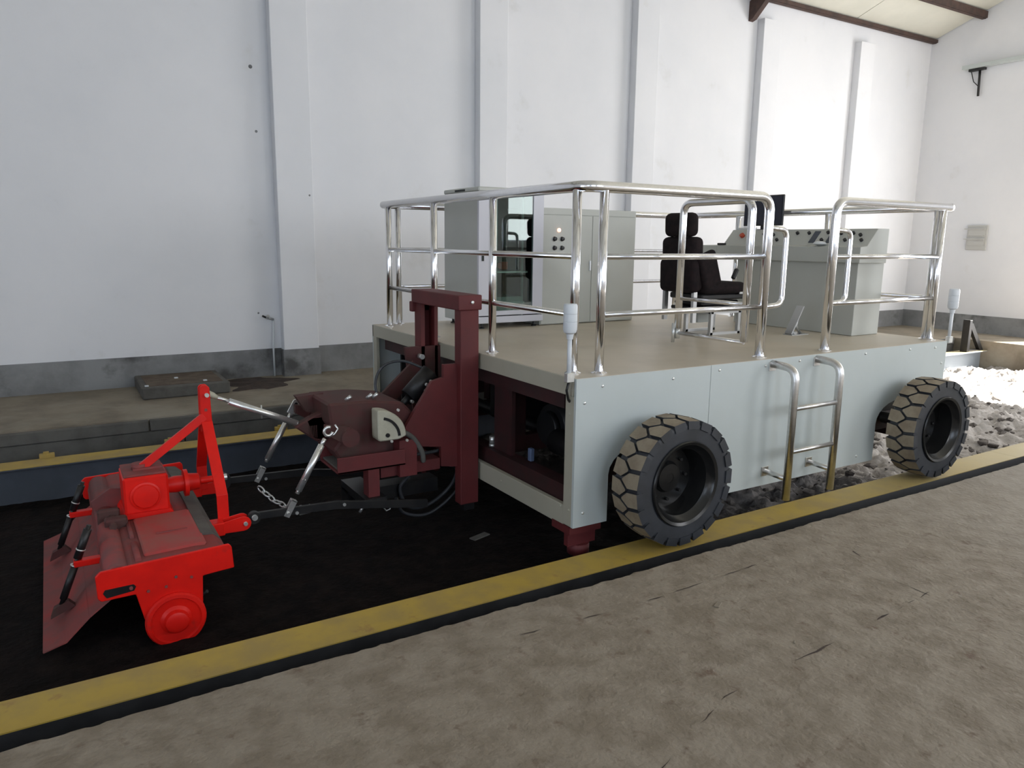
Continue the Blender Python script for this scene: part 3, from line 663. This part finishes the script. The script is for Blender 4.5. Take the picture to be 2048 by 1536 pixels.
# top link
A_, B_ = V(-1.775, 1.5, .83), V(-1.13, 1.5, .535); d = (B_-A_).normalized()
tl = MB().cyl(A_+d*.14, A_+d*.60, .021, 16).cyl(A_+d*.05, A_+d*.14, .011, 12).cyl(A_+d*.135, A_+d*.15, .021, 8).cyl(A_+d*.59, A_+d*.61, .021, 8).build('top_link', zinc_m, hm)
MB().tube([A_-d*.03+V(0, 0, .02), A_+d*.03+V(0, 0, .004), A_+d*.06], [.012, .02, .012], 10).cyl(A_+V(0, -.03, 0), A_+V(0, .03, 0), .013, 10).build('link_eye', cream_m, tl)
MB().cyl(A_+d*.60, B_, .013, 10).cyl(B_-V(0, .03, 0), B_+V(0, .03, 0), .012, 10).cyl(B_-d*.05, B_-d*.02, .02, 8).build('link_end', black_m, tl)
m_ = A_.lerp(B_, .5); MB().cyl(m_+V(0, 0, -.045), m_+V(0, 0, .045), .005, 8).build('tommy_bar', steel_m, tl)
b = MB(); b.prism([(-1.17, .60), (-1.02, .66), (-.98, .58), (-1.05, .44), (-1.13, .47)], 'y', 1.46, 1.54, bev=.006)
for i in range(5): b.box(-1.155+i*.012, -1.15+i*.012, 1.455, 1.545, .49-i*.004, .56)
b.build('link_bracket', oxd_m, hm)
# check chain
cp = [V(-1.47, 1.62, .13), V(-1.40, 1.50, .06), V(-1.33, 1.36, .035), V(-1.27, 1.25, .06), V(-1.22, 1.14, .10)]
cp2 = [V(-1.36, 1.12, .07), V(-1.15, 1.13, .05)]
def chain(p, link=.046, wr=.006):
    b = MB(); d = []
    for i in range(len(p)-1):
        n = max(1, round((p[i+1]-p[i]).length/link))
        d += [p[i].lerp(p[i+1], k/n) for k in range(n)]
    d.append(p[-1])
    for i in range(len(d)-1):
        c = (d[i]+d[i+1])/2; t = (d[i+1]-d[i]).normalized(); up_ = V(0, 0, 1); s_ = t.cross(up_).normalized(); u_ = s_.cross(t)
        o_ = s_ if i % 2 else u_
        b.tube([c+t*(.034*math.cos(a))+o_*(.018*math.sin(a)) for a in [2*PI*k/12 for k in range(12)]], wr, 6, closed=True)
    return b
chain(cp).build('check_chain', steel_m, hm)
MB().cyl((-1.30, 1.25, .03), (-.98, 1.25, .055), .012, 10).build('stabiliser_bar', steel_m, hm)
hose([(-.98, 1.25, .055), (-.9, 1.22, .02), (-.82, 1.2, .06), (-.74, 1.18, .09)], .008, 'check_cable', black_m)
nn = []
for k in range(7): a = PI/3*k+.2; nn.append(V(-.715+.028*math.cos(a), 1.18, .0+.034*math.sin(a)))
MB().tube(nn, .005, 6).build('shackle', steel_m, hm)
MB().cyl((-.92, 1.16, .0), (-.90, 1.15, .04), .010, 8).build('bolt', steel_m, hm)

# ================================================================== ROTARY TILLER
tr = thing('rotary_tiller', 'bright red rotary tiller with dusty hood and trailing flap in the pit', 'tiller', (-2.15, 1.45, -.30))
YA, YB = .60, 2.36
pl = [(-2.503, .128), (-2.48, .150), (-1.862, .172), (-1.848, .155), (-1.841, .033), (-2.003, .022), (-2.012, -.15), (-2.03, -.25), (-2.16, -.33), (-2.285, -.215), (-2.328, -.006), (-2.485, -.008), (-2.50, .01)]
for y in (YA, YB):
    b = MB(); b.prism(pl, 'y', y, y+.02, bev=.004); ep = b.build('end_plate', red_m, tr)
    if y == YA:
        sl = [(-2.465, .052), (-2.475, .035), (-2.46, .008), (-2.335, .020), (-2.325, .04), (-2.335, .054)]
        b = MB(); b.prism(sl, 'y', YA-.004, YA+.001); b.build('slot', blue_m if 0 else black_m, ep)
        MB().cyl((-2.348, YA-.012, .038), (-2.348, YA, .038), .009, 10).build('bolt', rdust_m, ep)
        b = MB(); b.lathe([(.150, 0), (.150, -.016), (.142, -.028), (.125, -.030), (.118, -.020), (.078, -.016), (.062, -.028), (.055, -.055), (.04, -.062), (.01, -.062)], (-2.15, YA, -.185), n=40); dc = b.build('bearing_cover', red_m, ep)
        for k in range(5): a = .5+2*PI*k/5; MB().cyl((-2.15+.098*math.cos(a), YA-.018, -.185+.098*math.sin(a)), (-2.15+.098*math.cos(a), YA-.03, -.185+.098*math.sin(a)), .008, 6).build('bolt', rdust_m, dc) if False else None
        for x, z in ((-2.135, .048), (-2.185, .005), (-2.27, -.0), (-2.06, .03)): MB().cyl((x, YA-.006, z), (x, YA, z), .008, 8).build('bolt', rdust_m, ep)
# hood
def strip(prof, y0, y1, mi=0):
    b = MB(); b.prism(prof, 'y', y0, y1, mi); return b
hd = [(-2.47, .06), (-2.45, .125), (-2.36, .135), (-2.33, .150), (-2.02, .160), (-1.90, .150), (-1.86, .11), (-1.855, .10), (-1.90, .135), (-2.02, .145), (-2.33, .132), (-2.44, .105)]
b = strip(hd, YA+.02, YB); hood = b.build('hood', rdust_m, tr)
b = strip([(-2.27, .160), (-2.26, .168), (-1.98, .176), (-1.96, .168), (-1.97, .155), (-2.26, .148)], YA+.10, 1.28); b.build('hood_plate', [mat('red_dusted_top', (0.42, 0.05, 0.045), (0.33, 0.09, 0.075), 5, .55)], hood)
b = MB(); b.box(-2.18, -2.02, .95, .96, .172, .178); b.build('weld_bead', rdust_m, hood)
# rear cross tube
b = MB(); b.tube([(-2.40, YA+.02, .10), (-2.40, 2.32, .10)], .062, 20); b.build('cross_tube', rdust_m, hood)
b = MB(); b.tube([(-2.30, YA+.05, .155), (-2.30, YA+.30, .158)], .016, 10); b.tube([(-2.30, 1.0, .158), (-2.30, 1.25, .158)], .012, 10); b.build('hinge_rod', rdust_m, hood)
b = MB(); b.prism([(-2.47, .20), (-2.36, .27), (-2.27, .26), (-2.26, .15), (-2.33, .05), (-2.42, .06)], 'y', 1.62, 1.645); b.build('rear_bracket', rdust_m, hood)
b = MB(); b.box(-2.45, -2.33, 1.35, 1.40, .10, .22, bev=.01); b.box(-2.42, -2.30, 1.22, 1.30, .12, .20, bev=.01); b.cyl((-2.38, 1.18, .17), (-2.38, 1.45, .17), .02, 10); b.build('clamp', oxd_m, hood)
b = MB(); b.prism([(-1.965, .172), (-1.90, .160), (-1.865, .125), (-1.86, .112), (-1.90, .145), (-1.965, .158)], 'y', .85, 2.3); b.build('front_guard', curb_m, hood)
b = MB(); b.cyl((-2.15, YA+.02, -.185), (-2.15, YB, -.185), .045, 16)
for k in range(11):
    y = .76+k*.145
    b.cyl((-2.15, y, -.185), (-2.15, y+.014, -.185), .085, 14)
    for j in range(3):
        a = 2*PI*j/3+k*.7; c, s_ = math.cos(a), math.sin(a)
        p = [V(-2.15+c*.06, y+.006, -.185+s_*.06), V(-2.15+c*.14-s_*.02, y+.008, -.185+s_*.14+c*.02), V(-2.15+c*.18-s_*.06, y+.05*(1 if j % 2 else -1)+.01, -.185+s_*.18+c*.06)]
        b.tube(p, [.018, .016, .010], 6)
b.build('tine_rotor', black_m, tr)
# trailing flap
b = MB(); th = .007
g = [(.68, 2.36)]
bq = b.bm
rows = []
for t, z_off, xx, zz, ya in ((0, 0, -2.43, -.035, .68), (.45, 0, -2.54, -.115, .68), (.72, 0, -2.652, -.226, .685), (1, 0, -2.757, -.262, .70)):
    rows.append((xx, zz, ya))
prev = None
for i in range(len(rows)-1):
    x0_, z0_, a0 = rows[i]; x1_, z1_, a1 = rows[i+1]
    nx = V(z1_-z0_, 0, -(x1_-x0_)).normalized()*th
    for q4 in ([(x0_, a0, z0_), (x1_, a1, z1_), (x1_, 2.35, z1_), (x0_, 2.35, z0_)], [(x0_+nx.x, 2.35, z0_+nx.z), (x1_+nx.x, 2.35, z1_+nx.z), (x1_+nx.x, a1, z1_+nx.z), (x0_+nx.x, a0, z0_+nx.z)],
               [(x0_, a0, z0_), (x0_+nx.x, a0, z0_+nx.z), (x1_+nx.x, a1, z1_+nx.z), (x1_, a1, z1_)], [(x0_, 2.35, z0_), (x1_, 2.35, z1_), (x1_+nx.x, 2.35, z1_+nx.z), (x0_+nx.x, 2.35, z0_+nx.z)]): b.quad(q4)
    if i == 2: b.quad([(x1_, a1, z1_), (x1_+nx.x, a1, z1_+nx.z), (x1_+nx.x, 2.35, z1_+nx.z), (x1_, 2.35, z1_)])
b.quad([(-2.43, .68, -.035), (-2.43, 2.35, -.035), (-2.45, 2.35, .08), (-2.45, .68, .08)])
b.build('trailing_flap', rdust_m, tr)
# spring rods with pegs
for y in (1.0, 1.85):
    t0, t1 = V(-2.50, y, .27), V(-2.665, y, -.15)
    sr = MB().cyl(t0, t1, .012, 10).tube([t0.lerp(t1, .05), t0.lerp(t1, .42)], .021, 12).tube([t0.lerp(t1, .52), t0.lerp(t1, .93)], .019, 12).build('spring_rod', black_m, tr)
    MB().box(-2.59, -2.44, y-.025, y+.025, .05, .085, bev=.004).build('rod_bracket', red_m, tr)
    b = MB(); b.cyl(t0.lerp(t1, .30), t0.lerp(t1, .315), .024, 12); b.cyl(t0.lerp(t1, .50), t0.lerp(t1, .515), .024, 12); b.build('spring_washer', steel_m, sr)
    b = MB(); b.prism([(-2.72, -.215), (-2.60, -.165), (-2.63, -.13), (-2.70, -.16)], 'y', y-.02, y+.02); b.build('rod_foot', oxd_m, tr)
# gearbox
b = MB(); b.box(-2.305, -2.06, 1.32, 1.62, .165, .405, bev=.012); gb = b.build('gearbox', red_m, tr)
b = MB(); b.prism([(-2.33, .16), (-2.04, .16), (-2.06, .19), (-2.31, .19)], 'y', 1.30, 1.64); b.build('gearbox_foot', red_m, gb)
b = MB(); b.lathe([(.085, 0), (.085, -.008), (.074, -.012), (.068, -.022), (.03, -.026)], (-2.19, 1.32, .285), n=32); b.build('gear_cover', red_m, gb)
b = MB(); b.box(-2.30, -2.07, 1.33, 1.61, .405, .418, bev=.004); b.cyl((-2.20, 1.47, .418), (-2.20, 1.47, .45), .045, 16); b.box(-2.24, -2.08, 1.42, 1.46, .418, .43); b.build('gearbox_lid', rdust_m, gb)
b = MB(); b.lathe([(.045, 0), (.052, .05), (.05, .10), (.085, .102), (.085, .125), (.058, .128), (.05, .19), (.03, .2), (.022, .2), (.022, .28)], (-2.06, 1.47, .285), axis='x', n=28); b.build('input_shaft', red_m, gb)
b = MB(); b.lathe([(.021, .28), (.021, .36), (.01, .36)], (-2.06, 1.47, .285), axis='x', n=16); b.build('splined_stub', steel_m, gb)
# mast (A-frame)
b = MB(); b.prism([(-1.83, .88), (-1.815, .895), (-1.785, .895), (-1.77, .88), (-1.765, .60), (-1.835, .60)], 'y', 1.465, 1.485, bev=.004); b.prism([(-1.83, .88), (-1.815, .895), (-1.785, .895), (-1.77, .88), (-1.765, .60), (-1.835, .60)], 'y', 1.515, 1.535, bev=.004)
mh = b.build('mast_head', red_m, tr)
MB().cyl((-1.79, 1.445, .835), (-1.79, 1.555, .835), .013, 12).build('mast_pin', steel_m, mh)
MB().cyl((-1.80, 1.461, .74), (-1.80, 1.465, .74), .010, 10).build('pin_hole', rdust_m, mh)
def bar(p0, p1, wx, ty_, nm, m):
    """flat bar between two points: width wx along x, thickness ty_"""
    p0, p1 = V(*p0), V(*p1); b = MB(); d = (p1-p0).normalized(); X = (V(1, 0, 0)-d*d.x).normalized(); Y = d.cross(X)
    vs = []
    for p in (p0, p1):
        for sx_, sy_ in ((-1, -1), (1, -1), (1, 1), (-1, 1)): vs.append(b.bm.verts.new(p+X*sx_*wx/2+Y*sy_*ty_/2))
    for f in ((0, 1, 2, 3), (7, 6, 5, 4), (0, 4, 5, 1), (1, 5, 6, 2), (2, 6, 7, 3), (3, 7, 4, 0)): b.bm.faces.new([vs[i] for i in f])
    bmesh.ops.recalc_face_normals(b.bm, faces=b.bm.faces)
    return b.build(nm, m, tr, bev=.003)
bar((-1.80, 1.455, .665), (-1.79, 1.14, .27), .065, .016, 'mast_leg', red_m); bar((-1.79, 1.14, .28), (-1.79, 1.14, .10), .065, .016, 'mast_leg', red_m)
bar((-1.80, 1.545, .665), (-1.79, 1.86, .27), .065, .016, 'mast_leg', red_m); bar((-1.79, 1.86, .28), (-1.79, 1.86, .10), .065, .016, 'mast_leg', red_m)
bar((-1.81, 1.47, .70), (-2.20, 1.45, .42), .05, .03, 'mast_brace', red_m)
for y in (1.10, 1.90):
    for s_ in (-.035, .03):
        b = MB(); pts = [(-1.86, .06), (-1.86, .12)]+[(-1.69+.045*math.sin(a), .10+.045*math.cos(a)) for a in [PI*i/8 for i in range(9)]]
        b.prism(pts, 'y', y+s_-.006, y+s_+.006, bev=.002); b.build('hitch_lug', red_m, tr)
    MB().cyl((-1.68, y-.055, .10), (-1.68, y+.055, .10), .012, 10).build('hitch_pin', steel_m, tr)
    MB().box(-1.90, -1.80, y-.05, y+.05, .05, .13, bev=.005).build('lug_base', red_m, tr)

# ================================================================== THINGS ON THE DECK
c1 = thing('server_cabinet', 'tall grey rack cabinet with tinted glass door behind the front rail', 'cabinet', (1.04, 2.80, H))
X0, X1, Y0, Y1, Z0, Z1 = .70, 1.385, 2.45, 3.13, H+.05, 2.235
b = MB(); b.box(X0, X0+.02, Y0+.03, Y1, Z0, Z1); b.box(X1-.02, X1, Y0+.03, Y1, Z0, Z1); b.box(X0+.02, X1-.02, Y1-.02, Y1, Z0, Z1); b.box(X0+.02, X1-.02, Y0+.03, Y1-.02, Z0, Z0+.03); b.build('body', cab_m, c1)
b = MB(); b.box(X0+.021, X0+.026, Y0+.05, Y1-.022, Z0+.03, Z1); b.box(X1-.026, X1-.021, Y0+.05, Y1-.022, Z0+.03, Z1); b.box(X0+.026, X1-.026, Y1-.026, Y1-.021, Z0+.03, Z1); b.build('lining', dark_m, c1)
b = MB(); b.box(X0-.005, X1+.005, Y0-.005, Y1+.005, Z1, Z1+.04, bev=.01); b.build('cap', cab_m, c1)
MB().box(X0-.0065, X0-.004, Y0+.25, Y0+.45, Z1+.01, Z1+.028).build('vent_slot', dark_m, c1)
b = MB(); b.box(X0, X0+.13, Y0, Y0+.03, Z0+.07, Z1); b.box(X1-.11, X1, Y0, Y0+.03, Z0+.07, Z1); b.box(X0+.13, X1-.11, Y0, Y0+.03, Z1-.02, Z1)
b.box(X0+.13, X1-.11, Y0, Y0+.03, Z0+.07, Z0+.11); df = b.build('door_frame', white_m, c1)
MB().box(X0+.13, X1-.11, Y0+.008, Y0+.014, Z0+.11, Z1-.02).build('glass_pane', gm, df)
MB().box(X0+.03, X0+.05, Y0-.008, Y0, 1.63, 1.72).build('lock', dark_m, df)
MB().box(X0-.01, X1+.01, Y0-.005, Y0+.03, Z0, Z0+.06, bev=.004).build('plinth', white_m, c1)
b = MB()
for x in (X0+.24, X1-.16): b.box(x, x+.02, Y0+.12, Y0+.14, Z0+.05, Z1-.02)
b.box(X0+.14, X1-.13, Y0+.06, Y0+.5, 1.52, 1.535); b.box(X0+.14, X1-.16, Y0+.06, Y0+.5, 1.24, 1.255)
b.build('rack_rail', silver_m, c1)
b = MB(); b.box(X0+.14, X1-.18, Y0+.07, Y0+.45, 1.256, 1.30); b.box(X0+.14, X1-.18, Y0+.065, Y0+.45, 1.17, 1.235, bev=.004); b.build('rack_unit', cab_m, c1)
b = MB(); b.box(X0+.15, X1-.15, Y0+.15, Y0+.5, 1.54, 1.66); b.box(X0+.15, X1-.15, Y0+.2, Y0+.5, 1.75, 2.1); b.build('switch_gear', dark_m, c1)
b = MB(); b.box(X0+.30, X0+.36, Y0+.10, Y0+.15, 1.55, 1.62); b.box(X0+.26, X0+.29, Y0+.10, Y0+.15, 1.56, 1.61); b.build('contactor', redb_m, c1)
for x, y in ((X0+.06, Y0+.05), (X1-.06, Y0+.05), (X0+.06, Y1-.06), (X1-.06, Y1-.06)):
    MB().lathe([(.026, 0), (.026, .008), (.012, .014), (.012, .05)], (x, y, H), axis='z', n=12).build('foot', black_m, c1)
c2 = thing('switch_cabinet', 'wide lower grey-green cabinet with four black knobs and lit lamp', 'cabinet', (1.96, 2.75, H))
b = MB(); b.box(1.392, 2.535, 2.50, 3.0, H+.004, 2.118); b.build('body', cab_m, c2, bev=.004)
b = MB(); b.box(1.40, 2.53, 2.492, 2.50, 2.060, 2.114); b.build('header_strip', cab_m, c2)
for xa, xb in ((1.40, 1.985), (1.989, 2.53)):
    dd = MB().box(xa, xb, 2.49, 2.50, H+.01, 2.055, bev=.003).build('door', cab_m, c2)
MB().box(1.955, 1.975, 2.478, 2.49, 1.53, 1.63, bev=.003).build('door_handle', silver_m, c2)
for x in (1.536, 1.622):
    for z in (1.834, 1.750):
        k = MB().lathe([(.022, 0), (.022, -.008), (.017, -.010), (.017, -.028), (.005, -.030)], (x, 2.49, z), n=18).build('selector_knob', knob_m, c2)
        MB().lathe([(.024, 0), (.024, -.004), (.021, -.006)], (x, 2.49, z), n=18).build('knob_ring', silver_m, k)
MB().lathe([(.018, 0), (.018, -.012), (.012, -.02), (.004, -.022)], (1.585, 2.49, 1.915), n=18).build('indicator_lamp', em, c2)
# console desk
cs = thing('control_console', 'long grey control desk with sloping panel of knobs at the rear', 'control desk', (3.58, 1.5, H))
b = MB(); b.box(3.40, 3.775, .57, 1.92, H+.002, 1.66); b.box(3.42, 3.74, 1.92, 2.45, 1.2, 1.66) if False else None; b.build('cabinet_body', fascia_m if 0 else cab_m, cs, bev=.004)
b = MB(); b.prism([(3.36, 1.655), (3.36, 1.79), (3.45, 1.80), (3.585, 1.95), (3.745, 1.95), (3.745, 1.655)], 'y', .535, 2.17); b.prism([(3.36, 1.655), (3.36, 1.79), (3.745, 1.80), (3.745, 1.655)], 'y', 2.17, 2.46); b.build('desk_top', cab_m, cs, bev=.004)
sl_ = (V(3.585, 0, 1.95)-V(3.45, 0, 1.80)).normalized(); nr = V(-sl_.z, 0, sl_.x); RM = Matrix((sl_, V(0, 1, 0), nr)).transposed()
def on_panel(y, t, h=0): return V(3.45, y, 1.80).lerp(V(3.585, y, 1.95), t)+nr*h
for i, (y, t) in enumerate([(1.72, .65), (1.60, .62), (1.66, .3), (1.52, .3), (1.40, .3), (1.33, .72), (1.2, .72), (.86, .7), (.74, .7), (1.02, .3), (.9, .3), (.78, .3), (.66, .6), (1.0, .75), (.62, .3)]):
    k = MB().cyl(on_panel(y, t), on_panel(y, t, .02), .015, 12).build('knob', knob_m, cs)
MB().cyl(on_panel(1.98, .55), on_panel(1.98, .55, .03), .024, 16).build('emergency_stop', redb_m, cs)
for y in (1.14, .96):
    c = on_panel(y-.02, .5); MB().box(c.x-.07, c.x+.07, y-.05, y+.01, c.z-.002, c.z+.006, rot=RM).build('key_strip', slate_m, cs)
c = on_panel(1.86, .45); MB().box(c.x-.05, c.x+.05, 1.85, 1.87, c.z, c.z+.012, rot=RM).build('label_strip', lens_m, cs)
MB().box(3.37, 3.42, 2.10, 2.18, 1.793, 1.815, bev=.004).build('desk_button', knob_m, cs)
cup = MB().lathe([(.02, 0), (.06, .015), (.05, .03), (.02, .04)], (3.41, .98, 1.7995), axis='z', n=16).build('crumpled_cloth', lens_m); tag(cup, 'small crumpled white cloth on the control desk edge', 'cloth')
# monitor
mo = thing('monitor', 'flat black monitor standing on the control desk', 'monitor', (3.66, 1.85, 1.951))
b = MB(); b.box(3.64, 3.665, 1.60, 2.09, 1.99, 2.29, bev=.006); b.build('screen_case', knob_m, mo)
MB().box(3.637, 3.6405, 1.612, 2.078, 2.005, 2.278).build('screen', screen_m, mo)
b = MB(); b.box(3.66, 3.69, 1.82, 1.88, 1.955, 2.1); b.box(3.65, 3.73, 1.75, 1.95, 1.951, 1.958); b.build('stand', knob_m, mo)
b = MB(); b.box(3.60, 3.612, 2.115, 2.145, 1.951, 2.085, bev=.002); b.box(3.60, 3.612, 1.88, 2.115, 1.951, 1.972, bev=.002); bk = tag(b.build('metal_bracket', silver_m), 'small silver bracket beside the monitor on the desk', 'bracket')
# driver seat
se = thing('driver_seat', 'black high-backed operator seat facing the control desk', 'seat', (2.5, 1.42, H))
def cushion(x0, x1, y0, y1, z0, z1, nm, rot=None, m=fabric_m, bev=.05):
    b = MB(); b.box(x0, x1, y0, y1, z0, z1, bev=bev, seg=4, rot=rot); return b.build(nm, m, se)
rb = Matrix.Rotation(-.04, 3, 'Y')
yc = 1.35
cushion(2.00, 2.12, yc-.165, yc+.165, 1.86, 2.06, 'headrest', rb, bev=.05)
bk_ = cushion(2.02, 2.16, yc-.20, yc+.20, 1.40, 1.86, 'backrest', rb)
cushion(2.015, 2.12, yc-.215, yc+.215, 1.39, 1.68, 'back_shell', rb, bev=.05)
cushion(2.10, 2.30, yc-.24, yc-.17, 1.43, 1.74, 'side_bolster', Matrix.Rotation(-.35, 3, 'Y'), bev=.03)
cushion(2.10, 2.30, yc+.17, yc+.24, 1.43, 1.74, 'side_bolster', Matrix.Rotation(-.35, 3, 'Y'), bev=.03)
cushion(2.15, 2.66, yc-.24, yc+.24, 1.38, 1.48, 'seat_cushion')
MB().cyl((2.07, yc-.08, 1.84), (2.05, yc-.08, 1.90), .008, 8).cyl((2.07, yc+.08, 1.84), (2.05, yc+.08, 1.90), .008, 8).build('headrest_stay', steel_m, se)
b = MB(); b.box(2.15, 2.66, yc-.20, yc+.20, 1.33, 1.38, bev=.01); b.box(2.18, 2.64, yc-.18, yc+.18, 1.27, 1.32, bev=.02)
for z in (1.235,): b.box(2.16, 2.66, yc-.19, yc+.19, z, z+.03, bev=.008)
b.build('suspension', black_m, se)
for q_ in (-.19, .16): MB().box(2.06, 2.10, yc+q_, yc+q_+.03, 1.14, 1.40).build('back_bracket', silver_m, se)
b = MB()
for x in (2.32, 2.66):
    for y in (yc-.15, yc+.15): b.box(x-.015, x+.015, y-.015, y+.015, H, 1.235)
b.box(2.30, 2.68, yc-.165, yc-.135, 1.205, 1.235); b.box(2.30, 2.68, yc+.135, yc+.165, 1.205, 1.235); b.box(2.30, 2.68, yc+.135, yc+.165, H, H+.02); b.box(2.30, 2.68, yc-.165, yc-.135, H, H+.02); b.box(2.30, 2.33, yc-.16, yc+.16, 1.205, 1.235)
b.build('seat_base', silver_m, se)
b = MB(); b.box(2.42, 2.60, yc+.10, yc+.13, 1.10, 1.20, bev=.004); b.build('control_box', cab_m, se)
MB().box(2.50, 2.54, yc-.225, yc-.19, 1.50, 1.60, bev=.01, rot=Matrix.Rotation(.5, 3, 'Y')).build('belt_buckle', knob_m, se)
MB().box(2.56, 2.68, yc-.24, yc-.22, 1.375, 1.395, bev=.004).build('adjust_lever', silver_m, se)
# foot pedal
pd = thing('foot_pedal', 'grey hinged foot pedal on the deck before the control desk', 'pedal', (3.02, .88, H))
RP = Matrix.Rotation(-1.05, 3, 'Y')
MB().box(2.88, 3.16, .84, .92, 1.145, 1.157, rot=RP, bev=.003).build('tread_plate', silver_m, pd)
MB().box(2.94, 3.16, .83, .93, H, H+.008).build('base_plate', silver_m, pd)
MB().tube([(3.10, .87, H+.01), (3.03, .87, H+.08), (3.06, .87, H+.18)], .012, 8).cyl((2.99, .83, H+.02), (2.99, .93, H+.02), .016, 10).build('hinge_arm', silver_m, pd)
# litter on the floor
for i, (x, y, s_) in enumerate(((-.06, -1.22, .028), (-.03, -1.62, .010))):
    b = MB(); b.box(x-s_, x+s_, y-s_*.5, y+s_*.4, FZ, FZ+.006, bev=.002, rot=Matrix.Rotation(.5, 3, 'Z'))
    tag(b.build('chip', [ledge_m, lens_m][0]), ['pale wood chip lying on the concrete floor below the front tyre', 'tiny pale crumb on the concrete floor, nearest to the viewer'][i], 'debris')
b = MB(); b.box(-.16, .0, .98, 1.04, -.296, -.285, bev=.004, rot=Matrix.Rotation(.3, 3, 'Z')); tag(b.build('flat_stone', curb_m), 'flat grey stone on the dark soil below the red mast', 'stone')
